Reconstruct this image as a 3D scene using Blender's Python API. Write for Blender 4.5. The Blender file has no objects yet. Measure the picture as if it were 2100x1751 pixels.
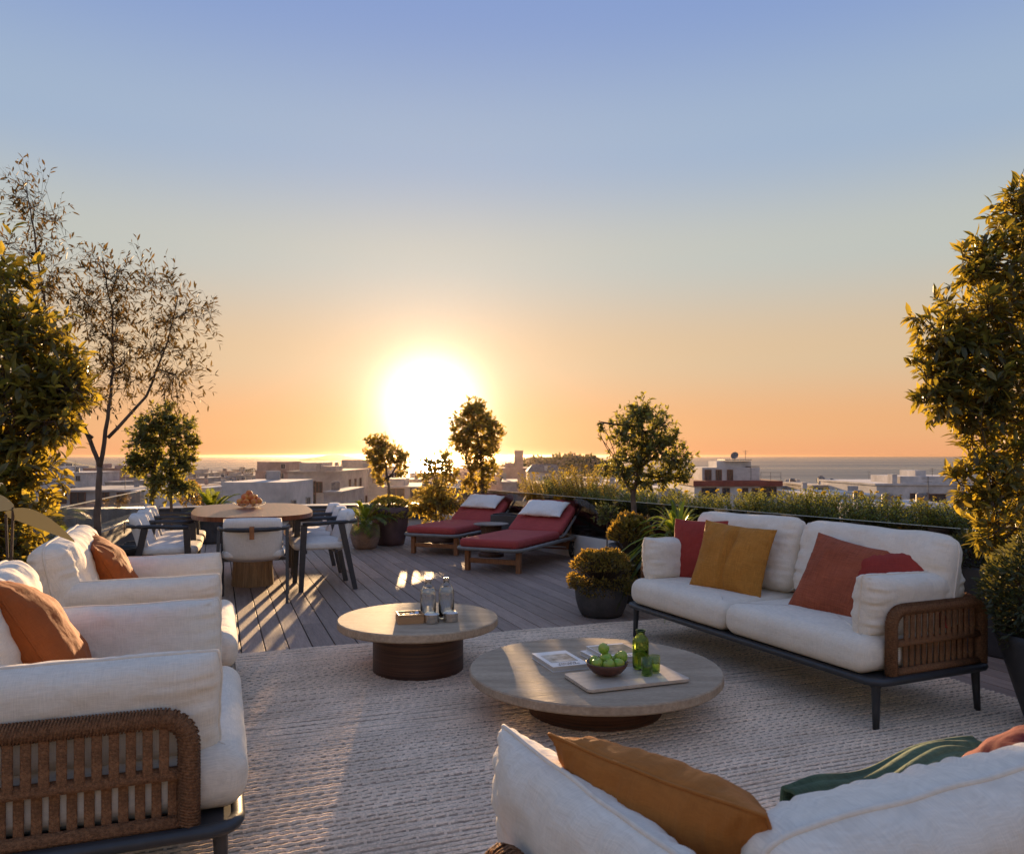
import bpy, bmesh, math, random
import numpy as np
from mathutils import Vector, Matrix, noise
R = math.radians
sc = bpy.context.scene
COL = sc.collection
random.seed(7)

# ---------------------------------------------------------------- camera, sky, sun, exposure
CAM_Z = 1.3
cd = bpy.data.cameras.new('camera'); cam = bpy.data.objects.new('camera', cd); COL.objects.link(cam)
cam.location = (0, 0, CAM_Z); cam.rotation_euler = (math.pi/2, 0, 0)
cd.sensor_width = 36; cd.lens = 27.7; cd.shift_y = 0.0279; cd.clip_start = 0.05; cd.clip_end = 60000
cd.dof.use_dof = True; cd.dof.focus_distance = 4.3; cd.dof.aperture_fstop = 9.0
sc.camera = cam

SUN_AZ = R(-5.9)      # negative: left of straight ahead
SUN_EL = R(5.0)
GLOW_EL = R(3.5)      # the bright aureole sits a little lower, in the thicker air
EXPOSURE = 1.5
SKY_STRENGTH = 0.385
sund = Vector((math.sin(SUN_AZ)*math.cos(SUN_EL), math.cos(SUN_AZ)*math.cos(SUN_EL), math.sin(SUN_EL)))
sl = bpy.data.lights.new('sun', 'SUN'); sun = bpy.data.objects.new('sun', sl); COL.objects.link(sun)
sl.energy = 4.2; sl.angle = R(0.6); sl.color = (1.0, 0.64, 0.32)
sun.rotation_euler = (-sund).to_track_quat('-Z', 'Y').to_euler()

def s2l(c):
    return tuple(((x/255)/12.92 if x/255 <= 0.04045 else (((x/255)+0.055)/1.055)**2.4) for x in c)

def build_world():
    w = bpy.data.worlds.new('World'); sc.world = w; w.use_nodes = True
    nt = w.node_tree; n = nt.nodes; L = nt.links
    bg = n['Background']
    tc = n.new('ShaderNodeTexCoord')
    sep = n.new('ShaderNodeSeparateXYZ'); L.new(tc.outputs['Generated'], sep.inputs[0])
    def ramp(stops, src):
        r = n.new('ShaderNodeValToRGB'); r.color_ramp.interpolation = 'EASE'
        while len(r.color_ramp.elements) < len(stops): r.color_ramp.elements.new(0.5)
        for e, (p, c) in zip(r.color_ramp.elements, stops):
            e.position = p; e.color = (*s2l(c), 1)
        L.new(src, r.inputs[0]); return r.outputs[0]
    mx = n.new('ShaderNodeMath'); mx.operation = 'MAXIMUM'; mx.inputs[1].default_value = 0; L.new(sep.outputs[2], mx.inputs[0])
    side = ramp([(0.0, (226, 160, 114)), (0.035, (223, 167, 119)), (0.12, (208, 181, 147)), (0.24, (182, 186, 180)),
                 (0.36, (153, 172, 196)), (0.51, (127, 151, 198)), (0.63, (111, 141, 197)), (1.0, (148, 160, 190))], mx.outputs[0])
    # angle from the sun
    dot = n.new('ShaderNodeVectorMath'); dot.operation = 'DOT_PRODUCT'
    L.new(tc.outputs['Generated'], dot.inputs[0]); dot.inputs[1].default_value = (math.sin(SUN_AZ)*math.cos(GLOW_EL), math.cos(SUN_AZ)*math.cos(GLOW_EL), math.sin(GLOW_EL))
    ac = n.new('ShaderNodeMath'); ac.operation = 'ARCCOSINE'; L.new(dot.outputs['Value'], ac.inputs[0])
    ang = n.new('ShaderNodeMath'); ang.operation = 'DIVIDE'; ang.inputs[1].default_value = math.pi; L.new(ac.outputs[0], ang.inputs[0])
    def fall(width, power, src=None):            # exp(-(angle/width)^power)
        a = n.new('ShaderNodeMath'); a.operation = 'DIVIDE'; L.new(ac.outputs[0], a.inputs[0]); a.inputs[1].default_value = R(width)
        b = n.new('ShaderNodeMath'); b.operation = 'POWER'; L.new(a.outputs[0], b.inputs[0]); b.inputs[1].default_value = power
        c = n.new('ShaderNodeMath'); c.operation = 'MULTIPLY'; L.new(b.outputs[0], c.inputs[0]); c.inputs[1].default_value = -1
        d = n.new('ShaderNodeMath'); d.operation = 'EXPONENT'; L.new(c.outputs[0], d.inputs[0]); return d.outputs[0]
    def add(a, col, fac, k):
        m = n.new('ShaderNodeMix'); m.data_type = 'RGBA'; m.blend_type = 'ADD'
        f = n.new('ShaderNodeMath'); f.operation = 'MULTIPLY'; f.inputs[1].default_value = k; L.new(fac, f.inputs[0])
        v = n.new('ShaderNodeVectorMath'); v.operation = 'SCALE'; v.inputs[0].default_value = col; L.new(f.outputs[0], v.inputs['Scale'])
        m.inputs['Factor'].default_value = 1
        L.new(a, m.inputs['A']); L.new(v.outputs[0], m.inputs['B']); return m.outputs['Result']
    c = add(side, (0.50, 0.22, 0.12), fall(16, 1.6), 0.26)
    c = add(c, (0.72, 0.56, 0.42), fall(6.6, 1.6), 0.38)
    c = add(c, (1.0, 0.88, 0.70), fall(2.4, 1.4), 1.2)
    c = add(c, (1.0, 0.88, 0.66), fall(0.95, 1.0), 14.0)
    # a physical sky under it, weak
    st = n.new('ShaderNodeTexSky'); st.sky_type = 'NISHITA'; st.sun_disc = False
    st.sun_elevation = SUN_EL; st.sun_rotation = SUN_AZ
    mm = n.new('ShaderNodeMix'); mm.data_type = 'RGBA'; mm.blend_type = 'ADD'; mm.inputs['Factor'].default_value = 0.004
    L.new(c, mm.inputs['A']); L.new(st.outputs[0], mm.inputs['B'])
    L.new(mm.outputs['Result'], bg.inputs[0]); bg.inputs[1].default_value = SKY_STRENGTH
    try: w.cycles.sampling_method = 'MANUAL'; w.cycles.sample_map_resolution = 1024
    except Exception: pass
build_world()
sc.view_settings.view_transform = 'Standard'
try: sc.view_settings.look = 'None'
except Exception: pass
sc.view_settings.exposure = EXPOSURE; sc.view_settings.gamma = 1; sc.view_settings.use_curve_mapping = False
sc.cycles.max_bounces = 12; sc.cycles.transmission_bounces = 12; sc.cycles.transparent_max_bounces = 16; sc.cycles.volume_bounces = 0
sc.cycles.sample_clamp_indirect = 6.0; sc.cycles.caustics_refractive = False; sc.cycles.caustics_reflective = False
sc.cycles.use_denoising = True

# ---------------------------------------------------------------- helpers
F = 1616.0; CU = 1050.0; HV = 936.3        # focal length, centre and horizon measured on the photograph (2100 px wide)
def W(u, v, d):
    return Vector(((u-CU)/F*d, d, CAM_Z - (v-HV)/F*d))

def tag(o, label=None, cat=None, group=None, kind=None):
    if label: o['label'] = label
    if cat: o['category'] = cat
    if group: o['group'] = group
    if kind: o['kind'] = kind
    return o
def thing(name, label, cat, loc=(0, 0, 0), rz=0.0, group=None):
    o = bpy.data.objects.new(name, None); COL.objects.link(o); o.empty_display_size = 0.1
    o.location = loc; o.rotation_euler = (0, 0, rz)
    return tag(o, label, cat, group)
def link(name, me, parent=None, mtx=None):
    o = bpy.data.objects.new(name, me); COL.objects.link(o)
    if parent is not None: o.parent = parent
    if mtx is not None: o.matrix_local = mtx
    return o
def obj(name, vf, mat, parent=None, smooth=False, mtx=None):
    me = bpy.data.meshes.new(name)
    v, f = vf
    me.from_pydata([tuple(p) for p in v], [], f)
    if smooth: me.shade_smooth()
    if mat: me.materials.append(mat)
    me.validate()
    return link(name, me, parent, mtx)
def copy_tree(o, parent=None):
    c = o.copy(); COL.objects.link(c)
    if parent is not None: c.parent = parent
    for ch in list(o.children): copy_tree(ch, c)
    return c

def merge(*vfs):
    V, Fc = [], []
    for v, f in vfs:
        k = len(V); V.extend(v); Fc.extend([tuple(i+k for i in q) for q in f])
    return V, Fc
def xf(vf, m):
    return [m @ Vector(p) for p in vf[0]], vf[1]
def move(vf, d):
    d = Vector(d); return [Vector(p)+d for p in vf[0]], vf[1]
def box(cx, cy, cz, sx, sy, sz, bev=0.0):
    """box with chamfered edges; centre and full sizes"""
    if bev <= 0:
        v = [(cx+a*sx/2, cy+b*sy/2, cz+c*sz/2) for a in (-1, 1) for b in (-1, 1) for c in (-1, 1)]
        f = [(0, 1, 3, 2), (4, 6, 7, 5), (0, 4, 5, 1), (2, 3, 7, 6), (0, 2, 6, 4), (1, 5, 7, 3)]
        return [Vector(p) for p in v], f
    bm = bmesh.new(); bmesh.ops.create_cube(bm, size=1)
    for q in bm.verts: q.co = Vector((cx+q.co.x*sx, cy+q.co.y*sy, cz+q.co.z*sz))
    bmesh.ops.bevel(bm, geom=list(bm.edges), offset=bev, segments=2, affect='EDGES', profile=0.5)
    return from_bm(bm)
def from_bm(bm):
    bm.verts.ensure_lookup_table(); bm.verts.index_update()
    v = [q.co.copy() for q in bm.verts]; f = [tuple(x.index for x in fc.verts) for fc in bm.faces]
    bm.free(); return v, f
def tube(pts, rad, seg=8, closed=False, cap=True, flat=1.0, up=None):
    """sweep along pts; rad a number or a list; flat squashes the section across the second axis"""
    P = [Vector(p) for p in pts]; n = len(P)
    rs = rad if isinstance(rad, (list, tuple)) else [rad]*n
    V, Fc = [], []
    t0 = (P[1]-P[0]).normalized()
    nrm = Vector(up) if up is not None else t0.orthogonal()
    for i in range(n):
        if closed: t = (P[(i+1) % n]-P[i-1]).normalized()
        else: t = (P[min(i+1, n-1)]-P[max(i-1, 0)]).normalized()
        nrm = (nrm - t*nrm.dot(t))
        if nrm.length < 1e-6: nrm = t.orthogonal()
        nrm.normalize(); b = t.cross(nrm)
        for k in range(seg):
            a = 2*math.pi*k/seg
            V.append(P[i] + nrm*math.cos(a)*rs[i] + b*math.sin(a)*rs[i]*flat)
    for i in range(n if closed else n-1):
        j = (i+1) % n
        for k in range(seg):
            k2 = (k+1) % seg
            Fc.append((i*seg+k, i*seg+k2, j*seg+k2, j*seg+k))
    if cap and not closed:
        Fc.append(tuple(range(seg))[::-1]); Fc.append(tuple((n-1)*seg+k for k in range(seg)))
    return V, Fc
def lathe(prof, seg=32, close_bottom=True, close_top=True, wob=0.0):
    V, Fc = [], []
    for r, z in prof:
        for k in range(seg):
            a = 2*math.pi*k/seg
            V.append(Vector((r*math.cos(a), r*math.sin(a), z)))
    m = len(prof)
    for i in range(m-1):
        for k in range(seg):
            k2 = (k+1) % seg
            Fc.append((i*seg+k, i*seg+k2, (i+1)*seg+k2, (i+1)*seg+k))
    if close_bottom: Fc.append(tuple(range(seg))[::-1])
    if close_top: Fc.append(tuple((m-1)*seg+k for k in range(seg)))
    return V, Fc
def prism(poly, z0, z1, bev=0.0):
    n = len(poly)
    v = [Vector((x, y, z0)) for x, y in poly] + [Vector((x, y, z1)) for x, y in poly]
    f = [tuple(range(n))[::-1], tuple(range(n, 2*n))] + [(i, (i+1) % n, n+(i+1) % n, n+i) for i in range(n)]
    if bev > 0:
        bm = bmesh.new(); bv = [bm.verts.new(p) for p in v]
        for q in f: bm.faces.new([bv[i] for i in q])
        es = [e for e in bm.edges if abs(e.verts[0].co.z-e.verts[1].co.z) < 1e-6]
        bmesh.ops.bevel(bm, geom=es, offset=bev, segments=3, affect='EDGES', profile=0.5)
        return from_bm(bm)
    return v, f
def superellipse(a, b, p, n=64):
    out = []
    for i in range(n):
        t = 2*math.pi*i/n; c, s = math.cos(t), math.sin(t)
        out.append((a*math.copysign(abs(c)**(2/p), c), b*math.copysign(abs(s)**(2/p), s)))
    return out
def rounded_rect(w, h, r, n=6):
    out = []
    for cx, cy, a0 in ((w/2-r, h/2-r, 0), (-w/2+r, h/2-r, 90), (-w/2+r, -h/2+r, 180), (w/2-r, -h/2+r, 270)):
        for i in range(n+1):
            a = R(a0+90*i/n); out.append((cx+r*math.cos(a), cy+r*math.sin(a)))
    return out

def cushion(w, h, t, p=4, q=0.5, pinch=0.0, corner=0.0, n=26, wr=0.004, puck=0.006, seed=0, slump=0.0, dent=None, crown=0.0, sag=0.0, fold=0.0, gather=0.006):
    """closed soft cushion in the XZ plane (width x, height z, thickness y). Returns mesh and the seam outline."""
    rnd = random.Random(seed); off = Vector((rnd.uniform(-50, 50), rnd.uniform(-50, 50), rnd.uniform(-50, 50)))
    def sp(i): 
        x = -1+2*i/n; return math.copysign(1-(1-abs(x))**1.35, x)
    m = n
    def outline(u, v):
        x = u*(1-pinch*u*u*(1-v*v)); z = v*(1-pinch*v*v*(1-u*u))
        k = 1-corner*(u*u*v*v)**3
        ww = noise.noise(Vector((u*3.1, v*3.1, 7))+off)*puck*0.4
        return Vector((x*k*w/2, 0, z*k*h/2 - sag*(1-u*u)*h*(0.5+0.5*v)))*(1) + Vector((ww, 0, ww))
    def thick(u, v, sgn):
        base = max(0.0, (1-abs(u)**p)*(1-abs(v)**p))**q
        T = t/2*base*(1-slump*v)
        du, dv = 1-abs(u), 1-abs(v); ed = min(du, dv)
        along = v*h if du < dv else u*w
        pk = puck*math.exp(-ed/0.16)*min(1, ed*14)*noise.noise(Vector((along*22, sgn*5, 3 if du < dv else 9))+off)*1.6
        gt = gather*math.exp(-ed/0.22)*min(1, ed*9)*math.sin(along*105+4*noise.noise(Vector((along*9, sgn*3, ed*4))+off))*max(0, 0.3+noise.noise(Vector((along*12, sgn, 1))+off))
        pk += gt
        big = wr*2.2*noise.noise(Vector((u*w*5, v*h*5, sgn*11))+off) + wr*noise.noise(Vector((u*w*13, v*h*13, sgn*17))+off)
        T += pk + big*min(1, ed*5)
        if fold: T += -fold*math.exp(-((u*w - 0.03*math.sin(v*3))/0.035)**2)*min(1, ed*4) + fold*0.5*math.exp(-((u*w+0.05)/0.03)**2)*min(1, ed*4)
        if dent: T -= dent[2]*math.exp(-((u-dent[0])**2+(v-dent[1])**2)/0.18)
        return max(T, 0.0)
    V, idx, Fc = [], {}, []
    for sgn in (-1, 1):
        for i in range(n+1):
            for j in range(m+1):
                u, v = sp(i), sp(j); edge = i in (0, n) or j in (0, m)
                if edge and sgn == 1: idx[(1, i, j)] = idx[(-1, i, j)]; continue
                o = outline(u, v)
                y = 0 if edge else sgn*thick(u, v, sgn)
                idx[(sgn, i, j)] = len(V); V.append(o+Vector((0, y, 0)))
        for i in range(n):
            for j in range(m):
                q4 = (idx[(sgn, i, j)], idx[(sgn, i+1, j)], idx[(sgn, i+1, j+1)], idx[(sgn, i, j+1)])
                Fc.append(q4 if sgn == -1 else q4[::-1])
    ring = [outline(sp(i), -1) for i in range(n)] + [outline(1, sp(j)) for j in range(m)] + [outline(sp(i), 1) for i in range(n, 0, -1)] + [outline(-1, sp(j)) for j in range(m, 0, -1)]
    return (V, Fc), ring
def slab_cushion(w, d, t, n=24, seed=0, over=0.0, crown=0.015):
    """box cushion lying flat (width x, depth y, thickness z, base at z=0)"""
    rnd = random.Random(seed); off = Vector((rnd.uniform(-50, 50), rnd.uniform(-50, 50), 3))
    prof = [(0.0, 0.10), (0.0, 0.0), (0.10, 0.0)]
    V, Fc = [], []
    r = t*0.42
    rings = []
    K = 7
    # side section: from bottom edge round to top edge
    sec = [(-r*(1-math.cos(R(a))) if a < 0 else -r*(1-math.cos(R(a))), 0) for a in ()]
    sec = []
    for k in range(K+1):
        a = R(-90+90*k/K); sec.append((-r*(1-math.cos(a)), r+r*math.sin(a)))
    for k in range(K+1):
        a = R(90*k/K); sec.append((-r*(1-math.cos(a)), t-r+r*math.sin(a)))
    base = rounded_rect(w, d, min(0.07, d*0.2), 6)
    # subdivide the outline
    pts = []
    for i in range(len(base)):
        a, b = Vector(base[i]), Vector(base[(i+1) % len(base)])
        k = max(1, int((b-a).length/0.05))
        for s in range(k): pts.append(a.lerp(b, s/k))
    N = len(pts)
    def nrm(i):
        tg = (pts[(i+1) % N]-pts[i-1]); return Vector((tg.y, -tg.x)).normalized()
    for ins, z in sec:
        for i in range(N):
            q = pts[i]+nrm(i)*(ins+0.004*noise.noise(Vector((pts[i].x*6, pts[i].y*6, z*9))+off))
            V.append(Vector((q.x, q.y, z)))
    S = len(sec)
    for a in range(S-1):
        for i in range(N):
            j = (i+1) % N; Fc.append((a*N+i, a*N+j, (a+1)*N+j, (a+1)*N+i))
    Fc.append(tuple(range(N))[::-1])
    # top: shrinking rings to the centre
    prev = (S-1)*N
    for k in range(1, 8):
        f = 1-k/8
        st = len(V)
        for i in range(N):
            q = V[(S-1)*N+i]*1.0
            e = 1-f
            z = t + crown*math.sin(min(1, e*1.6)*math.pi/2) + 0.006*noise.noise(Vector((q.x*f*5, q.y*f*5, 1))+off)*min(1, e*4)
            V.append(Vector((q.x*f, q.y*f, z)))
        for i in range(N):
            j = (i+1) % N; Fc.append((prev+i, prev+j, st+j, st+i))
        prev = st
    Fc.append(tuple(prev+i for i in range(N)))
    return V, Fc

# ---------------------------------------------------------------- materials
def mat(name, col, rough=0.6, var=0.12, vs=6.0, bump=0.0, bs=80.0, metal=0.0, spec=0.5, stretch=(1, 1, 1), col2=None, fine=0.0, fs=300.0, sheen=0.0, coords='Object', detail=4):
    m = bpy.data.materials.new(name); m.use_nodes = True
    nt = m.node_tree; n = nt.nodes; L = nt.links; b = n['Principled BSDF']
    b.inputs['Roughness'].default_value = rough; b.inputs['Metallic'].default_value = metal
    b.inputs['Specular IOR Level'].default_value = spec
    if sheen: b.inputs['Sheen Weight'].default_value = sheen
    tc = n.new('ShaderNodeTexCoord'); mp = n.new('ShaderNodeMapping'); mp.inputs['Scale'].default_value = stretch
    L.new(tc.outputs[coords], mp.inputs[0])
    nz = n.new('ShaderNodeTexNoise'); nz.inputs['Scale'].default_value = vs; nz.inputs['Detail'].default_value = detail; nz.inputs['Roughness'].default_value = 0.6
    L.new(mp.outputs[0], nz.inputs['Vector'])
    c2 = col2 if col2 else tuple(x*(1-2*var) for x in col)
    c1 = col if col2 else tuple(min(1, x*(1+var)) for x in col)
    r = n.new('ShaderNodeValToRGB'); r.color_ramp.elements[0].position = 0.32; r.color_ramp.elements[1].position = 0.68
    r.color_ramp.elements[0].color = (*c2, 1); r.color_ramp.elements[1].color = (*c1, 1)
    L.new(nz.outputs[0], r.inputs[0]); out = r.outputs[0]
    if fine:
        f = n.new('ShaderNodeTexNoise'); f.inputs['Scale'].default_value = fs; f.inputs['Detail'].default_value = 2
        L.new(mp.outputs[0], f.inputs['Vector'])
        mr = n.new('ShaderNodeMapRange'); mr.inputs[1].default_value = 0.3; mr.inputs[2].default_value = 0.7; mr.inputs[3].default_value = 1-fine; mr.inputs[4].default_value = 1+fine
        L.new(f.outputs[0], mr.inputs[0])
        sc_ = n.new('ShaderNodeVectorMath'); sc_.operation = 'SCALE'; L.new(out, sc_.inputs[0]); L.new(mr.outputs[0], sc_.inputs['Scale']); out = sc_.outputs[0]
    L.new(out, b.inputs['Base Color'])
    if bump:
        bn = n.new('ShaderNodeTexNoise'); bn.inputs['Scale'].default_value = bs; bn.inputs['Detail'].default_value = 5
        L.new(mp.outputs[0], bn.inputs['Vector'])
        bp = n.new('ShaderNodeBump'); bp.inputs['Strength'].default_value = bump; bp.inputs['Distance'].default_value = 0.01
        L.new(bn.outputs[0], bp.inputs['Height']); L.new(bp.outputs[0], b.inputs['Normal'])
    return m
def weave(name, col, var=0.06, scale=260.0, bump=0.25, fine=0.16, stripe=0.0):
    """woven cloth: two crossed thread waves for colour and relief"""
    m = mat(name, col, 0.85, var, 5.0, spec=0.2, sheen=0.03)
    nt = m.node_tree; n = nt.nodes; L = nt.links; b = n['Principled BSDF']
    tc = n['Texture Coordinate']
    src = b.inputs['Base Color'].links[0].from_socket
    vals = []
    for st in ((scale*2.6, scale*0.12, scale*0.12), (scale*0.12, scale*0.12, scale*2.6)):
        mp = n.new('ShaderNodeMapping'); mp.inputs['Scale'].default_value = st; L.new(tc.outputs['Object'], mp.inputs[0])
        z = n.new('ShaderNodeTexNoise'); z.inputs['Scale'].default_value = 1.0; z.inputs['Detail'].default_value = 2; L.new(mp.outputs[0], z.inputs['Vector']); vals.append(z.outputs[0])
    ad = n.new('ShaderNodeMath'); ad.operation = 'ADD'; L.new(vals[0], ad.inputs[0]); L.new(vals[1], ad.inputs[1])
    mr = n.new('ShaderNodeMapRange'); mr.inputs[1].default_value = 0.7; mr.inputs[2].default_value = 1.3; mr.inputs[3].default_value = 1-fine; mr.inputs[4].default_value = 1+fine
    L.new(ad.outputs[0], mr.inputs[0])
    s = n.new('ShaderNodeVectorMath'); s.operation = 'SCALE'; L.new(src, s.inputs[0]); L.new(mr.outputs[0], s.inputs['Scale']); L.new(s.outputs[0], b.inputs['Base Color'])
    bp = n.new('ShaderNodeBump'); bp.inputs['Strength'].default_value = bump; bp.inputs['Distance'].default_value = 0.003
    L.new(ad.outputs[0], bp.inputs['Height'])
    # soft creases at hand size
    cz = n.new('ShaderNodeTexNoise'); cz.inputs['Scale'].default_value = 14; cz.inputs['Detail'].default_value = 3; cz.inputs['Distortion'].default_value = 0.6
    L.new(tc.outputs['Object'], cz.inputs['Vector'])
    b2 = n.new('ShaderNodeBump'); b2.inputs['Strength'].default_value = 0.55; b2.inputs['Distance'].default_value = 0.012
    L.new(cz.outputs[0], b2.inputs['Height']); L.new(bp.outputs[0], b2.inputs['Normal']); L.new(b2.outputs[0], b.inputs['Normal'])
    return m
def leaf_mat(name, col, trans, tw=0.45, rough=0.42, gloss=0.5, var=0.5):
    m = bpy.data.materials.new(name); m.use_nodes = True
    nt = m.node_tree; n = nt.nodes; L = nt.links; b = n['Principled BSDF']; o = n['Material Output']
    g = n.new('ShaderNodeNewGeometry'); oi = n.new('ShaderNodeObjectInfo')
    ad = n.new('ShaderNodeMath'); ad.operation = 'ADD'; L.new(g.outputs['Random Per Island'], ad.inputs[0]); L.new(oi.outputs['Random'], ad.inputs[1])
    fr = n.new('ShaderNodeMath'); fr.operation = 'FRACT'; L.new(ad.outputs[0], fr.inputs[0])
    def rm(c):
        r = n.new('ShaderNodeValToRGB'); e = r.color_ramp.elements
        e[0].color = (*(x*(1-var) for x in c), 1); e[1].color = (c[0]*(1+var*0.9), c[1]*(1+var*0.5), c[2]*(1+var*0.3), 1)
        L.new(fr.outputs[0], r.inputs[0]); return r.outputs[0]
    L.new(rm(col), b.inputs['Base Color']); b.inputs['Roughness'].default_value = rough; b.inputs['Specular IOR Level'].default_value = gloss
    t = n.new('ShaderNodeBsdfTranslucent'); L.new(rm(trans), t.inputs['Color'])
    mx = n.new('ShaderNodeMixShader'); mx.inputs[0].default_value = tw
    L.new(b.outputs[0], mx.inputs[1]); L.new(t.outputs[0], mx.inputs[2]); L.new(mx.outputs[0], o.inputs['Surface'])
    return m
def solid_glass(name, tint, ior=1.45, rough=0.0):
    m = bpy.data.materials.new(name); m.use_nodes = True
    nt = m.node_tree; n = nt.nodes; n.remove(n['Principled BSDF'])
    g = n.new('ShaderNodeBsdfGlass'); g.inputs[0].default_value = (*tint, 1); g.inputs['IOR'].default_value = ior; g.inputs['Roughness'].default_value = rough
    nt.links.new(g.outputs[0], n['Material Output'].inputs['Surface']); return m
def glass_mat(name, tint, refl=1.0, rough=0.01):
    """thin sheet glass: tinted see-through with a Fresnel mirror"""
    m = bpy.data.materials.new(name); m.use_nodes = True
    nt = m.node_tree; n = nt.nodes; L = nt.links; o = n['Material Output']; n.remove(n['Principled BSDF'])
    t = n.new('ShaderNodeBsdfTransparent'); t.inputs[0].default_value = (*tint, 1)
    g = n.new('ShaderNodeBsdfGlossy'); g.inputs['Roughness'].default_value = rough; g.inputs[0].default_value = (0.9*refl, 0.9*refl, 0.9*refl, 1)
    fr = n.new('ShaderNodeFresnel'); ge = n.new('ShaderNodeNewGeometry')
    ir = n.new('ShaderNodeMapRange'); ir.inputs[3].default_value = 1.5; ir.inputs[4].default_value = 1/1.5; L.new(ge.outputs['Backfacing'], ir.inputs[0]); L.new(ir.outputs[0], fr.inputs[0])
    mx = n.new('ShaderNodeMixShader'); L.new(fr.outputs[0], mx.inputs[0]); L.new(t.outputs[0], mx.inputs[1]); L.new(g.outputs[0], mx.inputs[2]); L.new(mx.outputs[0], o.inputs['Surface'])
    return m

M = {}
M['rug_shade'] = mat('rug_shade_tone', (0.46, 0.345, 0.25), 0.95, 0.2, 40)  # darker rug tone, shade painted onto rope flanks and grooves
M['linen'] = weave('white_linen', (0.76, 0.685, 0.575), 0.03, 230, 0.25, 0.10)
M['linen_pipe'] = mat('linen_piping', (0.74, 0.66, 0.55), 0.85, 0.05, 30, spec=0.2)
M['canvas'] = weave('white_canvas', (0.78, 0.745, 0.69), 0.03, 150, 0.2, 0.10)
M['orange'] = weave('burnt_orange_cotton', (0.34, 0.088, 0.020), 0.08, 300, 0.2, 0.12)
M['amber'] = weave('amber_cotton', (0.37, 0.135, 0.028), 0.08, 300, 0.2, 0.10)
M['red'] = weave('brick_red_cotton', (0.30, 0.040, 0.030), 0.08, 200, 0.3, 0.18)
M['darkred'] = weave('dark_red_cotton', (0.15, 0.014, 0.014), 0.08, 200, 0.3, 0.18)
M['mustard'] = weave('mustard_cotton', (0.43, 0.185, 0.034), 0.07, 170, 0.3, 0.22)
M['rust'] = weave('rust_weave', (0.32, 0.085, 0.042), 0.10, 110, 0.5, 0.25)
M['lounger_red'] = weave('faded_red_canvas', (0.38, 0.062, 0.056), 0.05, 160, 0.2, 0.10)
M['throw'] = weave('green_wool', (0.080, 0.125, 0.070), 0.15, 120, 0.4, 0.2)
M['rope'] = mat('brown_rope', (0.29, 0.138, 0.064), 0.8, 0.25, 110, 0.9, 260, fine=0.25, fs=420, spec=0.25)
M['char'] = mat('charcoal_metal', (0.030, 0.032, 0.036), 0.45, 0.12, 14, 0.03, 200, spec=0.5)
M['chairgrey'] = mat('grey_metal', (0.040, 0.040, 0.045), 0.40, 0.10, 20, spec=0.5)
M['stone'] = mat('beige_travertine', (0.47, 0.36, 0.25), 0.75, 0.2, 5.5, 0.22, 45, stretch=(0.5, 2.4, 1), fine=0.16, fs=70, col2=(0.33, 0.245, 0.165), spec=0.2)
M['board'] = mat('pale_travertine', (0.56, 0.47, 0.37), 0.5, 0.1, 9, 0.1, 60, stretch=(0.6, 4, 1), fine=0.1, fs=60, col2=(0.46, 0.37, 0.28))
M['darkwood'] = mat('dark_walnut', (0.085, 0.037, 0.020), 0.5, 0.35, 4, 0.15, 60, stretch=(0.35, 0.35, 22), fine=0.2, fs=30)
M['teak'] = mat('teak', (0.30, 0.125, 0.050), 0.5, 0.2, 5, 0.1, 60, stretch=(14, 14, 1.2), fine=0.14, fs=30)
M['oak'] = mat('oak_staves', (0.38, 0.23, 0.115), 0.5, 0.2, 5, 0.12, 60, stretch=(16, 16, 0.8), fine=0.14, fs=30)
M['tabletop'] = mat('polished_teak', (0.21, 0.065, 0.028), 0.34, 0.2, 3, 0.03, 60, stretch=(14, 0.9, 1), fine=0.1, fs=30, spec=0.3)
M['boxwood'] = mat('pale_box_wood', (0.42, 0.235, 0.11), 0.5, 0.12, 6, 0.1, 70, stretch=(1, 10, 10), fine=0.1, fs=40)
M['deck'] = mat('weathered_deck', (0.35, 0.25, 0.195), 0.62, 0.16, 3.2, 0.22, 55, stretch=(10, 0.7, 1), fine=0.14, fs=14, col2=(0.25, 0.176, 0.138), spec=0.3)
M['gap'] = mat('dark_substructure', (0.012, 0.011, 0.011), 0.9, 0.1, 5)
M['rug'] = mat('undyed_wool_rug', (0.80, 0.615, 0.45), 0.95, 0.10, 3.0, 0.15, 300, fine=0.2, fs=120, spec=0.1, coords='Generated' if False else 'Object')
M['white_wall'] = mat('white_render', (0.66, 0.62, 0.57), 0.85, 0.06, 3, 0.12, 70)
M['dark_wall'] = mat('grey_cladding', (0.070, 0.068, 0.072), 0.5, 0.15, 3, 0.05, 60)
M['coping'] = mat('pale_coping', (0.42, 0.38, 0.34), 0.5, 0.1, 5, 0.05, 60)
M['glass_dark'] = glass_mat('smoked_glass', (0.52, 0.51, 0.50))
M['glass_clear'] = glass_mat('clear_glass', (0.86, 0.88, 0.87))
M['glass_edge'] = mat('polished_glass_edge', (0.55, 0.62, 0.60), 0.15, 0.05, 5, spec=0.8)
M['chrome'] = mat('brushed_steel', (0.60, 0.57, 0.53), 0.24, 0.06, 30, 0.02, 200, metal=1.0, stretch=(1, 1, 20))
M['terracotta'] = mat('rough_clay', (0.30, 0.195, 0.145), 0.85, 0.2, 9, 0.35, 60, fine=0.15, fs=60)
M['pot_dark'] = mat('dark_stoneware', (0.060, 0.054, 0.052), 0.7, 0.25, 8, 0.25, 50, fine=0.15, fs=70)
M['pot_plum'] = mat('aubergine_glaze', (0.11, 0.060, 0.060), 0.55, 0.2, 6, 0.12, 50)
M['pot_black'] = mat('black_fibre_planter', (0.040, 0.039, 0.040), 0.55, 0.2, 8, 0.1, 60)
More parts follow.
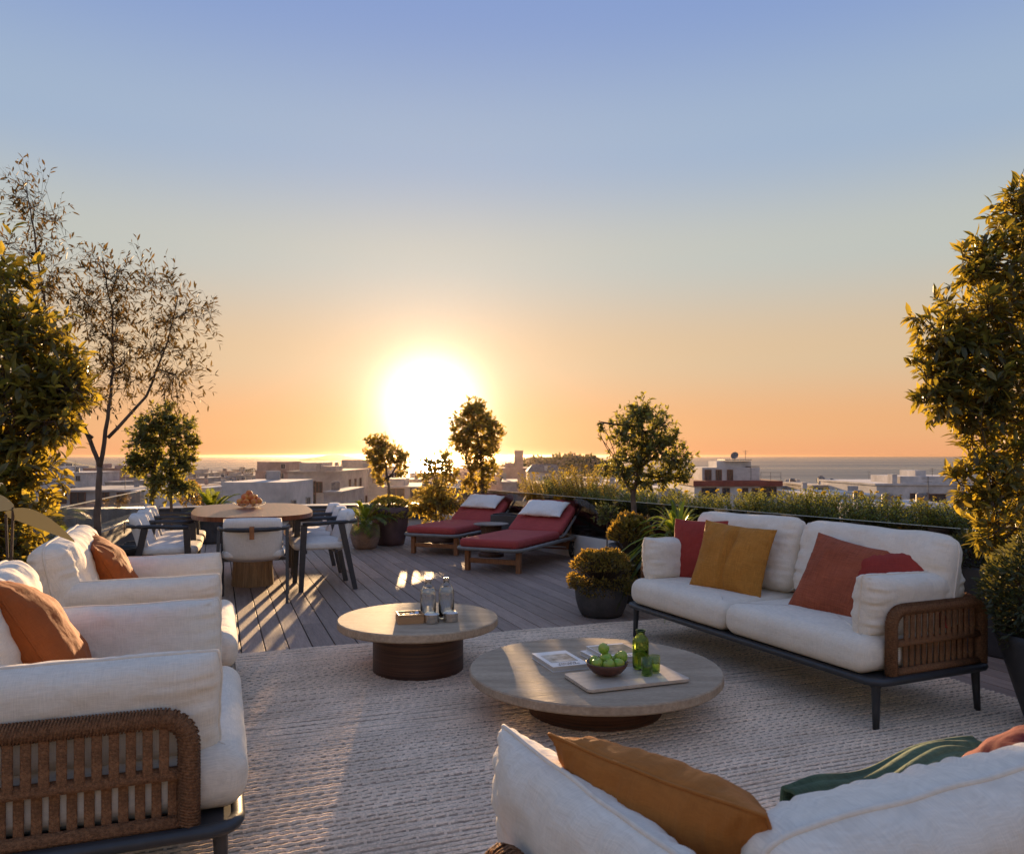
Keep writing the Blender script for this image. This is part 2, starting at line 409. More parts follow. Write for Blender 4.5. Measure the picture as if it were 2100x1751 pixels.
M['soil'] = mat('potting_soil', (0.035, 0.024, 0.017), 0.95, 0.3, 30, 0.8, 60)
M['bark'] = mat('grey_bark', (0.135, 0.095, 0.070), 0.85, 0.3, 14, 0.6, 60, stretch=(1, 1, 0.35))
M['twig'] = mat('twig_bark', (0.075, 0.050, 0.036), 0.85, 0.2, 20)
M['leaf_big'] = leaf_mat('broad_leaf', (0.075, 0.108, 0.052), (0.58, 0.48, 0.05), 0.42)
M['leaf_thin'] = leaf_mat('olive_leaf', (0.072, 0.064, 0.038), (0.22, 0.16, 0.05), 0.32, 0.6, 0.15)
M['leaf_small'] = leaf_mat('small_leaf', (0.088, 0.135, 0.080), (0.74, 0.60, 0.09), 0.56)
M['leaf_green'] = leaf_mat('green_leaf', (0.085, 0.140, 0.085), (0.50, 0.48, 0.08), 0.45)
M['leaf_palm'] = leaf_mat('palm_leaf', (0.060, 0.120, 0.040), (0.48, 0.58, 0.05), 0.46, 0.35)
M['leaf_box'] = leaf_mat('boxwood_leaf', (0.090, 0.100, 0.040), (0.55, 0.38, 0.05), 0.45)
M['leaf_yew'] = leaf_mat('dark_needle', (0.045, 0.070, 0.038), (0.20, 0.20, 0.04), 0.34)
M['leaf_herb'] = leaf_mat('herb_leaf', (0.110, 0.170, 0.065), (0.44, 0.46, 0.06), 0.42)
M['leaf_pale'] = leaf_mat('grey_green_leaf', (0.16, 0.16, 0.10), (0.12, 0.11, 0.07), 0.35, 0.5, var=0.1)
M['petal'] = leaf_mat('yellow_petal', (0.60, 0.38, 0.02), (0.62, 0.46, 0.03), 0.45, 0.6, 0.2, 0.2)
M['paper'] = mat('white_cover', (0.78, 0.74, 0.69), 0.4, 0.02, 4)
M['pages'] = mat('paper_pages', (0.62, 0.56, 0.48), 0.9, 0.1, 4, 0.2, 20, stretch=(1, 1, 120))
M['ink'] = mat('grey_ink', (0.10, 0.10, 0.12), 0.5, 0.02, 4)
M['apple'] = mat('green_apple', (0.20, 0.42, 0.045), 0.28, 0.2, 16, 0.02, 40, fine=0.1, fs=160, col2=(0.36, 0.36, 0.05))
M['stem'] = mat('apple_stem', (0.08, 0.05, 0.02), 0.8, 0.1, 20)
M['peach'] = mat('ripe_peach', (0.75, 0.34, 0.055), 0.6, 0.2, 14, col2=(0.52, 0.075, 0.035))
M['bowlwood'] = mat('dark_turned_wood', (0.105, 0.040, 0.022), 0.45, 0.25, 8, 0.1, 60)
M['rubber'] = mat('black_rubber', (0.012, 0.012, 0.012), 0.7, 0.1, 10)
M['leather'] = mat('tan_leather', (0.34, 0.13, 0.045), 0.5, 0.15, 20)
M['sidegrey'] = mat('grey_concrete_top', (0.20, 0.185, 0.17), 0.5, 0.15, 8, 0.1, 60)

# ---------------------------------------------------------------- terrace
TH = R(20.5)
E1 = Vector((math.cos(TH), math.sin(TH), 0)); E2 = Vector((-math.sin(TH), math.cos(TH), 0))
NL, NR = Vector((-2.26, -0.5, 0)), Vector((6.74, -0.5, 0))
FR, FL = Vector((-1.37, 13.92, 0)), Vector((-5.72, 12.76, 0))
TERR = [NL, NR, FR, FL]

def clip(poly, n, c):
    """keep the part of a convex polygon where p.n <= c"""
    out = []
    for i in range(len(poly)):
        a, b = poly[i], poly[(i+1) % len(poly)]
        da, db = a.dot(n)-c, b.dot(n)-c
        if da <= 0: out.append(a)
        if da*db < 0: out.append(a.lerp(b, da/(da-db)))
    return out
deck = obj('deck', prism([(p.x, p.y) for p in TERR], -0.25, -0.035), M['gap']); tag(deck, kind='structure')
deck['label'] = 'terrace floor of weathered grey brown deck boards'
def deck_tint():
    nt = M['deck'].node_tree; n = nt.nodes; L = nt.links; b = n['Principled BSDF']
    src = b.inputs['Base Color'].links[0].from_socket
    oi = n.new('ShaderNodeObjectInfo'); mr = n.new('ShaderNodeMapRange'); mr.inputs[3].default_value = 0.8; mr.inputs[4].default_value = 1.2
    L.new(oi.outputs['Random'], mr.inputs[0])
    s = n.new('ShaderNodeVectorMath'); s.operation = 'SCALE'; L.new(src, s.inputs[0]); L.new(mr.outputs[0], s.inputs['Scale']); L.new(s.outputs[0], b.inputs['Base Color'])
deck_tint()
PITCH = 0.153
rotm = Matrix.Rotation(TH, 4, 'Z')
for k in range(-36, 46):
    a0, a1 = k*PITCH, k*PITCH+PITCH-0.008
    poly = [E1*a0+E2*-8, E1*a1+E2*-8, E1*a1+E2*18, E1*a0+E2*18]
    for i in range(4):
        e = TERR[(i+1) % 4]-TERR[i]; nn = Vector((e.y, -e.x, 0)).normalized()
        poly = clip(poly, nn, TERR[i].dot(nn)-0.004)
        if len(poly) < 3: break
    if len(poly) < 3: continue
    rj = random.Random(k*31+5); lo = min(p.dot(E2) for p in poly); hi = max(p.dot(E2) for p in poly)
    cuts = [lo-1]; y = lo+rj.uniform(1.0, 4.2)
    while y < hi-0.6: cuts.append(y); y += rj.choice((3.6, 4.2, 4.2, 3.0))
    cuts.append(hi+1)
    for c0, c1 in zip(cuts, cuts[1:]):                    # boards butt end to end along each row
        piece = clip(clip(poly, E2, c1-0.002), -E2, -(c0+0.002))
        if len(piece) < 3: continue
        obj('plank', prism([(p.dot(E1), p.dot(E2)) for p in piece], -0.03, 0.0, 0.0025), M['deck'], deck, mtx=rotm @ Matrix.Translation((0, 0, rj.uniform(-0.0006, 0.0006))))

def wall_vf(a, b, off0, off1, z0, z1, ext0=0.0, ext1=0.0, bev=0.0):
    """box along the line a-b; offsets are measured outwards (to the right of a->b)"""
    t = (b-a).normalized(); n = Vector((t.y, -t.x, 0))
    p = [a-t*ext0+n*off0, b+t*ext1+n*off0, b+t*ext1+n*off1, a-t*ext0+n*off1]
    return prism([(q.x, q.y) for q in p][::-1] if (p[1]-p[0]).cross(p[2]-p[1]).z < 0 else [(q.x, q.y) for q in p], z0, z1, bev)

# right-hand parapet: white kerb, smoked glass, dark planting trough behind it
pr = thing('parapet_wall', 'white rendered low wall under the smoked glass balustrade behind the loungers', 'wall', NR)
inv = Matrix.Translation(-NR)
obj('wall', xf(wall_vf(NR, FR, 0.0, 0.95, -0.3, 0.285), inv), M['white_wall'], pr)
tr = thing('planter_trough', 'long dark planting trough behind the smoked glass balustrade', 'planter', NR)
obj('trough', xf(wall_vf(NR, FR, 0.12, 0.90, 0.285, 0.54, -0.05, -0.6, 0.006), inv), M['pot_black'], tr)
obj('soil', xf(wall_vf(NR, FR, 0.16, 0.86, 0.54, 0.552, -0.09, -0.64), inv), M['soil'], tr)
gb = thing('glass_balustrade', 'smoked glass balustrade panels along the planting trough', 'balustrade', NR)
dirR = (FR-NR).normalized(); lenR = (FR-NR).length; outR = Vector((dirR.y, -dirR.x, 0))
k = 0; s0 = 0.15
while s0 < lenR-0.3:
    s1 = min(s0+1.46, lenR-0.05)
    a, b = NR+dirR*s0, NR+dirR*(s1-0.012)
    g = obj('glass_panel', xf(wall_vf(a, b, 0.03, 0.042, 0.16, 0.765), inv), M['glass_dark'], gb)
    obj('glass_edge', xf(wall_vf(a, b, 0.0295, 0.0425, 0.766, 0.771), inv), M['glass_edge'], g)
    s0 = s1
def RW(y, out=0.5, z=0.55):                 # a point in the trough, by its distance ahead
    t = (y-NR.y)/(FR.y-NR.y); p = NR.lerp(FR, t)+outR*out; p.z = z; return p

# left-hand parapet: grey base with clear glass
pl = thing('parapet_wall', 'dark grey low wall under the clear glass on the left of the terrace', 'wall', FL)
inv = Matrix.Translation(-FL)
obj('wall', xf(wall_vf(FL, NL, 0.0, 0.32, -0.3, 0.40), inv), M['dark_wall'], pl)
gl = thing('glass_balustrade', 'clear glass balustrade with bright top edge behind the tall thin tree', 'balustrade', FL)
dirL = (NL-FL).normalized(); lenL = (NL-FL).length
s0 = 0.9
while s0 < lenL-0.3:
    s1 = min(s0+1.8, lenL)
    a, b = FL+dirL*s0, FL+dirL*(s1-0.015)
    g = obj('glass_panel', xf(wall_vf(a, b, 0.05, 0.064, 0.402, 0.775), inv), M['glass_clear'], gl)
    obj('glass_edge', xf(wall_vf(a, b, 0.049, 0.065, 0.776, 0.786), inv), M['glass_edge'], g)
    s0 = s1
# far parapet
pf = thing('parapet_wall', 'far low wall with white foot, dark band and pale coping', 'wall', FR)
inv = Matrix.Translation(-FR)
obj('wall_base', xf(wall_vf(FR, FL, 0.03, 0.4, -0.3, 0.19), inv), M['white_wall'], pf)
obj('wall_band', xf(wall_vf(FR, FL, 0.0, 0.42, 0.19, 0.435), inv), M['dark_wall'], pf)
obj('coping', xf(wall_vf(FR, FL, -0.02, 0.44, 0.435, 0.452, 0.3, 0.0, 0.003), inv), M['coping'], pf)

# ---------------------------------------------------------------- sea, land, island, wooded hill
def sea_mat():
    m = bpy.data.materials.new('sea_water'); m.use_nodes = True
    nt = m.node_tree; n = nt.nodes; L = nt.links; b = n['Principled BSDF']
    b.inputs['Base Color'].default_value = (0.055, 0.065, 0.075, 1); b.inputs['Roughness'].default_value = 0.32; b.inputs['IOR'].default_value = 1.33
    tc = n.new('ShaderNodeTexCoord'); mp = n.new('ShaderNodeMapping'); mp.inputs['Scale'].default_value = (0.02, 0.06, 1); L.new(tc.outputs['Object'], mp.inputs[0])
    z = n.new('ShaderNodeTexNoise'); z.inputs['Scale'].default_value = 1.0; z.inputs['Detail'].default_value = 8; L.new(mp.outputs[0], z.inputs['Vector'])
    bp = n.new('ShaderNodeBump'); bp.inputs['Strength'].default_value = 0.35; bp.inputs['Distance'].default_value = 4.0; L.new(z.outputs[0], bp.inputs['Height']); L.new(bp.outputs[0], b.inputs['Normal'])
    mp2 = n.new('ShaderNodeMapping'); mp2.inputs['Scale'].default_value = (0.0006, 0.004, 1); L.new(tc.outputs['Object'], mp2.inputs[0])
    z2 = n.new('ShaderNodeTexNoise'); z2.inputs['Scale'].default_value = 1.0; z2.inputs['Detail'].default_value = 5; L.new(mp2.outputs[0], z2.inputs['Vector'])
    mr = n.new('ShaderNodeMapRange'); mr.inputs[1].default_value = 0.35; mr.inputs[2].default_value = 0.65; mr.inputs[3].default_value = 0.2; mr.inputs[4].default_value = 0.42
    L.new(z2.outputs[0], mr.inputs[0]); L.new(mr.outputs[0], b.inputs['Roughness'])
    return m
sea = obj('sea', ([Vector((x, y, -20)) for x, y in ((-40000, 300), (40000, 300), (40000, 14000), (-40000, 14000))], [(0, 1, 2, 3)]), sea_mat()); tag(sea, 'calm sea reaching the horizon', kind='structure')
M['ground'] = mat('town_ground', (0.20, 0.17, 0.14), 0.9, 0.3, 0.05, col2=(0.10, 0.095, 0.08))
gv = []
xs = [-40000, -3000, -800, -300, -120, 0, 120, 300, 800, 3000, 40000]
sh = [760, 780, 800, 800, 780, 700, 600, 540, 520, 520, 520]
for x, s in zip(xs, sh): gv += [Vector((x, -300, -14)), Vector((x, 60, -14)), Vector((x, s-30, -18.8)), Vector((x, s, -21))]
gf = []
for i in range(len(xs)-1):
    for j in range(3): gf.append((i*4+j, (i+1)*4+j, (i+1)*4+j+1, i*4+j+1))
ground = obj('ground', (gv, gf), M['ground']); tag(ground, 'low ground of the town sloping to the shore', kind='structure')
M['hill'] = mat('scrub_hill', (0.10, 0.085, 0.055), 0.95, 0.3, 0.02, 0.0)
def hill(name, label, cx, cy, rx, ry, h, z0, seed, p=1.0):
    V, Fc = [], []; n, m = 48, 12; off = Vector((seed*3.7, seed, 0))
    for j in range(m+1):
        for i in range(n):
            a = 2*math.pi*i/n; r = 1-j/m
            x, y = math.cos(a)*r, math.sin(a)*r
            hh = (math.cos(r*math.pi)*0.5+0.5)**p*(0.75+0.5*noise.noise(Vector((x*1.6, y*1.6, 0))+off))+0.05*noise.noise(Vector((x*7, y*7, 1))+off)*(1-r)
            V.append(Vector((x*rx, y*ry, max(0, hh)*h)))
    for j in range(m):
        for i in range(n): Fc.append((j*n+i, j*n+(i+1) % n, (j+1)*n+(i+1) % n, (j+1)*n+i))
    o = obj(name, (V, Fc), M['hill'], smooth=True); o.location = (cx, cy, z0); return tag(o, label, kind='structure')
hill('island_hill', 'long low island on the horizon left of the sun', -745, 3300, 210, 160, 30, -20.5, 2)
hill('headland_hill', 'hazy headland behind the left-hand houses', -560, 900, 190, 140, 24, -20.5, 5)
wh = hill('wooded_hill', 'wooded hill rising in front of the sea', 22, 380, 56, 70, 17.5, -17, 9, 0.42)

# ---------------------------------------------------------------- the town
WALLC = [mat('wall_white', (0.56, 0.52, 0.49), 0.9, 0.12, 0.35, fine=0.1, fs=2), mat('wall_cream', (0.50, 0.41, 0.33), 0.9, 0.14, 0.35, fine=0.1, fs=2),
         mat('wall_rose', (0.45, 0.31, 0.25), 0.9, 0.14, 0.35, fine=0.1, fs=2), mat('wall_grey', (0.36, 0.33, 0.31), 0.9, 0.14, 0.35, fine=0.1, fs=2)]
M['pane'] = mat('dark_pane', (0.035, 0.038, 0.045), 0.12, 0.1, 2, spec=0.8)
M['shutter'] = mat('brown_shutter', (0.17, 0.075, 0.045), 0.7, 0.2, 2)
M['frame'] = mat('pale_frame', (0.42, 0.38, 0.34), 0.7, 0.1, 2)
M['brickred'] = mat('red_parapet', (0.27, 0.075, 0.05), 0.85, 0.2, 0.8)
M['slate'] = mat('ribbed_roof', (0.17, 0.135, 0.10), 0.8, 0.3, 0.8, 0.3, 3, stretch=(6, 1, 1))
M['rust_metal'] = mat('rooftop_metal', (0.20, 0.17, 0.15), 0.6, 0.3, 2)
DK = 1.85           # town distances
_wm = {}
def window_mesh(w, h, kind):
    key = (round(w, 1), round(h, 1), kind)
    if key not in _wm:
        t = 0.09; w, h = key[0], key[1]
        fr = merge(box(-w/2, 0, 0, t, 0.14, h+t), box(w/2, 0, 0, t, 0.14, h+t), box(0, 0, h/2, w-t, 0.14, t), box(0, 0, -h/2, w-t, 0.20, t), box(0, 0, 0, t*0.7, 0.10, h-t))
        a = bpy.data.meshes.new('window'); a.from_pydata([tuple(p) for p in fr[0]], [], fr[1]); a.materials.append(M['shutter'] if kind else M['frame'])
        pn = box(0, 0.03, 0, w-t, 0.04, h-t)
        b = bpy.data.meshes.new('pane'); b.from_pydata([tuple(p) for p in pn[0]], [], pn[1]); b.materials.append(M['pane'])
        _wm[key] = (a, b)
    return _wm[key]
def add_window(root, x, z, w, h, kind=0, y=0.0, turn=0.0):
    a, b = window_mesh(w, h, kind)
    f = link('window', a, root); f.location = (x, y-0.03, z) if not turn else (x, y, z); f.rotation_euler = (0, 0, turn)
    link('pane', b, f)
def building(label, u0, u1, v, d, depth=9, wm=0, wins=None, auto=(0, 0), kind=0, rot=0.0, boxes=(), zb=-15, cat='house', group=None, name='house', lip=True):
    """a flat-roofed house: front face between columns u0 and u1 of the photograph at distance d, roof line at row v"""
    d *= DK; depth *= 1.5
    p0, p1 = W(u0, v, d), W(u1, v, d)
    w = (p1.x-p0.x); H = p0.z-zb; cx = (p0.x+p1.x)/2
    r = thing(name, label, cat, (cx, d, zb), R(rot), group)
    obj('wall', box(0, depth/2, H/2, w, depth, H), WALLC[wm], r)
    if lip:
        t = 0.22
        lv = merge(box(0, -0.04, H-0.12+0.02, w+0.16, t, 0.24), box(0, depth+0.04-t/2, H-0.1, w+0.16, t, 0.24), box(-w/2-0.03, depth/2, H-0.1, t, depth-t, 0.238), box(w/2+0.03, depth/2, H-0.1, t, depth-t, 0.238))
        obj('roof_edge', lv, WALLC[wm], r)
    for (bu0, bu1, bv, dd, bw) in boxes:                # rooftop rooms
        q0, q1 = W(bu0, bv, d+dd), W(bu1, bv, d+dd)
        hh = q0.z-p0.z
        rr = obj('roof_room', box((q0.x+q1.x)/2-cx, dd+bw/2, H+hh/2+0.004, q1.x-q0.x, bw, hh), WALLC[wm], r)
        if hh > 1.6 and q1.x-q0.x > 2.4: add_window(rr, (q0.x+q1.x)/2-cx+0.3*(q1.x-q0.x), H+hh*0.5, 0.9, min(1.2, hh*0.5), kind, dd)
    rb = random.Random(int(u0*7+v))
    for k in range(rb.randint(2, 4) if w > 5 else 1):       # chimneys, stair huts, tanks and pipes on the roof
        x, y = rb.uniform(-w*0.42, w*0.42), rb.uniform(0.8, depth*0.8); t = rb.random()
        if t < 0.4: obj('chimney', merge(box(x, y, H+0.45, 0.5, 0.5, 0.9), box(x, y, H+0.95, 0.64, 0.64, 0.1)), WALLC[wm], r)
        elif t < 0.75: obj('roof_tank', xf(lathe([(0.5, 0), (0.5, 0.9), (0.3, 1.05)], 12), Matrix.Translation((x, y, H+0.003))), M['rust_metal'], r)
        else: obj('air_conditioner', box(x, y, H+0.36, 1.0, 0.45, 0.7, 0.03), WALLC[3], r)
    if w > 7 and rb.random() < 0.6: obj('aerial', merge(tube([(w*0.2, 2, H), (w*0.2, 2, H+2.6)], 0.04, 5), tube([(w*0.2-0.6, 2, H+2.4), (w*0.2+0.6, 2, H+2.4)], 0.025, 4), tube([(w*0.2-0.4, 2, H+2.1), (w*0.2+0.4, 2, H+2.1)], 0.025, 4)), M['rust_metal'], r)
    if w > 8 and not wins and rb.random() < 0.7:            # a balcony with a rail
        x = rb.uniform(-w*0.25, w*0.25); zz = H-3.0
        bal = obj('balcony', box(x, -0.55, zz, 3.2, 1.08, 0.16), WALLC[wm], r)
        obj('railing', merge(*[tube([(x-1.55+0.31*q, -1.05, zz+0.085), (x-1.55+0.31*q, -1.05, zz+0.95)], 0.02, 4) for q in range(11)], tube([(x-1.58, -1.05, zz+0.96), (x+1.58, -1.05, zz+0.96)], 0.03, 4)), M['rust_metal'], bal)
    if auto == (0, 0) and w > 6:
        nc = max(2, int(w/3.4)); 
        for i in range(nc):
            x = -w/2+w*(i+0.5)/nc
            for zz in (H-5.0, H-8.0):
                if rb.random() < 0.75: add_window(r, x+rb.uniform(-0.3, 0.3), zz, 1.2, 1.3, kind)
    sx = 1 if cx < 0 else -1                                # windows in the flank that can be seen
    ns = int(depth/3.6)
    for i in range(ns):
        for zz in (H-2.0, H-5.0):
            if rb.random() < 0.7: add_window(r, sx*(w/2+0.03), zz, 1.1, 1.3, kind, depth*(i+0.5)/ns+rb.uniform(-0.3, 0.3), math.pi/2*sx)
    for (wu, wv, ww, wh_) in (wins or ()):
        c = W(wu, wv, d); add_window(r, c.x-cx, c.z-zb, ww*0.8, wh_*0.95, kind)
    nc, nr = auto
    for i in range(nc):
        for j in range(nr):
            x = -w/2+w*(i+0.5)/nc; z = H-1.9-3.0*j
            if z > 0.8: add_window(r, x, z, min(1.2, w/nc*0.55), 1.2, kind)
    return r, cx, zb, H
def antenna(label, u, v0, v1, d, arms=3):
    d *= DK
    b, t = W(u, v0, d), W(u, v1, d); h = t.z-b.z
    a = thing('roof_antenna', label, 'antenna', b)
    obj('mast', tube([(0, 0, 0), (0, 0, h)], 0.035, 5), M['rust_metal'], a)
    for k in range(arms): obj('rod', tube([(-0.45+0.1*k, 0, h-0.12-0.22*k), (0.45-0.1*k, 0, h-0.12-0.22*k)], 0.02, 4), M['rust_metal'], a)
def dish(label, u, v, r, d, vbase, face=(-0.5, -0.7, 0.5)):
    d *= DK
    c = W(u, v, d); zb = W(u, vbase, d).z
    a = thing('satellite_dish', label, 'satellite dish', (c.x, c.y, zb))
    f = Vector(face).normalized(); q = f.to_track_quat('Z', 'Y').to_matrix().to_4x4()
    rr = r*d/F
    prof = [(rr*k/5, 0.28*rr*(k/5)**2) for k in range(6)]
    mtx = Matrix.Translation((0, 0, c.z-zb)) @ q
    pv = lathe([(0.001, -0.02)] + [(a_, b_-0.02) for a_, b_ in prof[1:]] + [(a_, b_) for a_, b_ in prof[:0:-1]] + [(0.001, 0)], 20)
    obj('reflector', pv, M['rust_metal'], a, mtx=mtx)
    obj('feed_arm', tube([(0, -rr*0.8, 0.1*rr), (0, 0, rr*0.9)], 0.03, 5), M['rust_metal'], a, mtx=mtx)
    obj('mast', tube([(0, 0, 0), (0, 0, c.z-zb)], 0.06, 6), M['rust_metal'], a)

# left of the dining table
building('pale house with two small dark windows behind the large-leaved bush', 70, 176, 971, 95, 10, 0, [(160, 983, 1.2, 1.3), (150, 1006, 1.4, 1.4), (166, 1007, 1.4, 1.4), (118, 998, 2.2, 0.9)], boxes=((100, 128, 960, 3, 4),))
building('brown rose terraced house behind the fork of the thin tree', 170, 268, 962, 115, 12, 2, auto=(4, 3), kind=1, boxes=((196, 214, 953, 2, 4), (235, 262, 956, 4, 5)))
building('long brown building below the left glass balustrade', 100, 300, 1007, 52, 10, 3, [(125, 1022, 1.6, 1.5), (160, 1024, 2.2, 1.6), (215, 1020, 1.2, 1.2), (250, 1022, 1.4, 1.4)], kind=1)
building('narrow pale stair house behind the round shrub tree', 268, 312, 1008, 34, 5, 0, lip=False)
building('small cream house beside the shrub tree with stepped roof', 384, 428, 972, 170, 12, 1, [(392, 984, 1.6, 1.6)], boxes=((388, 416, 964, 3, 6),))
building('low grey house with one dark window left of the palm tuft', 384, 426, 982, 135, 8, 3, [(396, 990, 1.6, 1.4), (384, 1002, 1.4, 1.4)])
building('long low grey shed with shaded front beside the far palms', 423, 464, 981, 145, 9, 3, auto=(2, 1))
building('low cream row house in front of the sea', 462, 530, 977, 150, 9, 1, auto=(4, 1), boxes=((470, 486, 971, 2, 4), (500, 512, 972, 2, 4)))
building('big plain block with a step on its left, left of the island', 524, 595, 968, 88, 12, 2, [(548, 981, 1.0, 1.5), (578, 978, 1.0, 1.2)], boxes=((527, 594, 949, 1.2, 9),))
building('sunlit terraced house with loggia and brown windows behind the bowl of peaches', 590, 697, 968, 58, 14, 1, [(627, 1001, 3.4, 1.7), (654, 1001, 1.1, 1.5), (640, 1025, 1.2, 1.5), (606, 1003, 1.0, 1.5)], kind=1, boxes=((614, 662, 951, 4, 6), (648, 690, 958, 1, 4)))
building('hazy cream house to the left of the sun', 688, 790, 960, 80, 12, 1, [(702, 1004, 1.1, 1.5), (722, 1004, 1.1, 1.5), (745, 985, 1.2, 1.4), (770, 985, 1.2, 1.4)], kind=1, boxes=((700, 760, 945, 3, 7),))
building('low hazy house with wide shuttered windows right behind the lit planting', 775, 905, 1000, 62, 11, 1, [(812, 1014, 3.0, 1.6), (850, 1014, 1.4, 1.6), (880, 1014, 1.4, 1.6)], kind=1, boxes=((790, 830, 984, 3, 5),))
building('white flat-roofed penthouse block right behind the dining table', 455, 587, 991, 30, 5, 0, lip=False, boxes=())
building('pale pink hazy house directly below the sun', 880, 1030, 975, 105, 14, 2, auto=(5, 2), boxes=((930, 985, 962, 3, 6),))
building('rose house below the chimney tower', 1018, 1092, 962, 92, 10, 2, [(1030, 985, 1.2, 1.4), (1062, 1000, 2.0, 1.6), (1080, 985, 1.2, 1.4)], boxes=((1055, 1073, 926, 2, 3.2), (1036, 1054, 952, 2, 5)))
r, cx, zb, H = building('house with a ribbed dark sloping roof under the wooded hill', 1082, 1158, 970, 72, 8, 0, [(1100, 1000, 1.4, 1.4), (1135, 992, 1.2, 1.3)], lip=False)
a0, a1 = W(1080, 970, 72*DK), W(1160, 970, 72*DK); t0, t1 = W(1092, 954, 72*DK+5), W(1140, 954, 72*DK+5)
rv = [(a0.x-cx, -0.3, H+0.01), (a1.x-cx, -0.3, H+0.01), (t1.x-cx, 6, t0.z-zb), (t0.x-cx, 6, t0.z-zb), (a0.x-cx, 12.3, H+0.01), (a1.x-cx, 12.3, H+0.01)]
obj('roof', ([Vector(p) for p in rv], [(0, 1, 2, 3), (1, 5, 2), (4, 3, 2, 5), (0, 3, 4), (0, 4, 5, 1)]), M['slate'], r)
building('long low pinkish terrace row below the wooded hill', 1156, 1262, 983, 105, 10, 2, auto=(6, 2), boxes=((1172, 1196, 977, 2, 4),))
building('low pale house behind the right potted tree', 1248, 1360, 990, 80, 10, 0, auto=(4, 2))
# right: the house with the dish
r, cx, zb, H = building('white house with a red brick parapet and red windows under the big dish', 1424, 1602, 999, 62, 14, 0, [(1454, 1012, 2.6, 1.5), (1489, 1012, 1.2, 1.4), (1548, 1013, 1.0, 1.5), (1570, 1012, 1.7, 1.7), (1528, 1012, 1.0, 1.4), (1586, 1010, 1.0, 1.4)], kind=1, lip=False)
D0 = 62*DK
q0, q1, q2 = W(1421, 988, D0), W(1604, 987, D0), W(1421, 999, D0)
obj('red_parapet', box((q0.x+q1.x)/2-cx, 10.5-0.1, H+(q0.z-q2.z)/2+0.003, q1.x-q0.x, 21.4, q0.z-q2.z), M['brickred'], r)
hz = H+(q0.z-q2.z)+0.006
def top_room(u0, u1, v0, v1, dd, bw, name='roof_room'):
    a, b = W(u0, v0, D0+dd), W(u1, v1, D0+dd)
    return obj(name, box((a.x+b.x)/2-cx, dd+bw/2, (a.z+max(b.z, 0))/2-zb if False else ((a.z-zb)+hz)/2, b.x-a.x, bw, (a.z-zb)-hz), WALLC[0], r)
rm = top_room(1440, 1558, 961, 987, 2, 7); top_room(1470, 1540, 948, 961, 3, 5)
for wu, ww in ((1452, 0.9), (1474, 0.8), (1497, 0.8)): c = W(wu, 976, D0+2); add_window(rm, c.x-cx, c.z-zb, ww, 1.5, 1, 2.0)
sv = [W(1488, 945, D0+2), W(1543, 944, D0+2)]
obj('roof_canopy', box((sv[0].x+sv[1].x)/2-cx, 4.5, sv[0].z-zb, sv[1].x-sv[0].x, 4.5, 0.10), M['rust_metal'], r)
obj('roof_canopy', box(W(1550, 957, D0+1).x-cx, 3.5, W(1550, 959, D0+1).z-zb, 1.8, 3, 0.10), M['rust_metal'], r)
rp = [W(u, 970, D0+0.5) for u in (1560, 1580, 1601)]
for k, p in enumerate(rp): obj('railing_post', tube([(p.x-cx, 0.4, hz), (p.x-cx, 0.4, p.z-zb)], 0.03, 5), M['rust_metal'], r)
for zz in (0.45, 0.95): obj('railing_bar', tube([(rp[0].x-cx, 0.4, hz+(rp[0].z-zb-hz)*zz), (rp[2].x-cx, 0.4, hz+(rp[0].z-zb-hz)*zz)], 0.025, 5), M['rust_metal'], r)
dish('big satellite dish on the roof of the brick parapet house', 1507, 937, 8.0, 65, 947)
antenna('thin antenna mast right of the big satellite dish', 1529, 946, 925, 66)
building('low white house right of the red brick parapet', 1600, 1672, 998, 66, 9, 0, [(1616, 1016, 1.2, 1.3), (1650, 1016, 1.2, 1.3)], boxes=((1640, 1650, 992, 2, 2),))
building('pale block with a round dish and a water tank on its roof', 1668, 1714, 997, 60, 9, 1, [(1684, 1012, 1.2, 1.3), (1702, 1012, 1.0, 1.3)])
dish('round satellite dish on the pale block beside a water tank', 1684, 987, 9.0, 63, 998, (-0.8, -0.5, 0.25))
antenna('short antenna left of the round dish', 1632, 998, 984, 67, 2)
antenna('antenna over the low flat roofs near the stepped white house', 1751, 1012, 990, 60, 2)
antenna('tall thin mast in front of the sea', 1782, 1012, 968, 75, 1)
wt = thing('water_tank', 'small dark water tank on the pale block roof', 'water tank', W(1706, 997, 61*DK)); obj('tank', lathe([(0.28, 0), (0.28, 0.8), (0.20, 0.9)], 12), M['rust_metal'], wt); obj('tank_lid', lathe([(0.22, 0.9), (0.1, 0.96)], 12), M['rust_metal'], wt)
building('white house in the middle distance with long flat roof above the yellow flowers', 1676, 1812, 1017, 44, 8, 0, [(1768, 1036, 0.9, 1.2), (1705, 1038, 1.0, 1.2)], boxes=((1750, 1762, 1011, 2, 2), (1716, 1740, 1012, 3, 3)))
building('stepped white house with a chimney and brown windows behind the right tree', 1798, 2060, 994, 52, 12, 0, [(1876, 1026, 1.4, 1.5), (1921, 1027, 2.6, 1.5), (1902, 1017, 0.4, 0.4), (1842, 1028, 0.8, 1.0)], kind=1, boxes=((1830, 1840, 975, 1, 1.2), (1846, 1990, 979, 1.5, 8), (1877, 1899, 967, 3, 4)))
antenna('antenna on the stepped white house', 1912, 979, 962, 54, 2)
building('low grey annex with brown openings in front of the stepped white house', 1782, 1990, 1040, 38, 7, 0, [(1805, 1053, 1.2, 0.9), (1850, 1053, 1.2, 0.9)], lip=True)
rnd = random.Random(5)
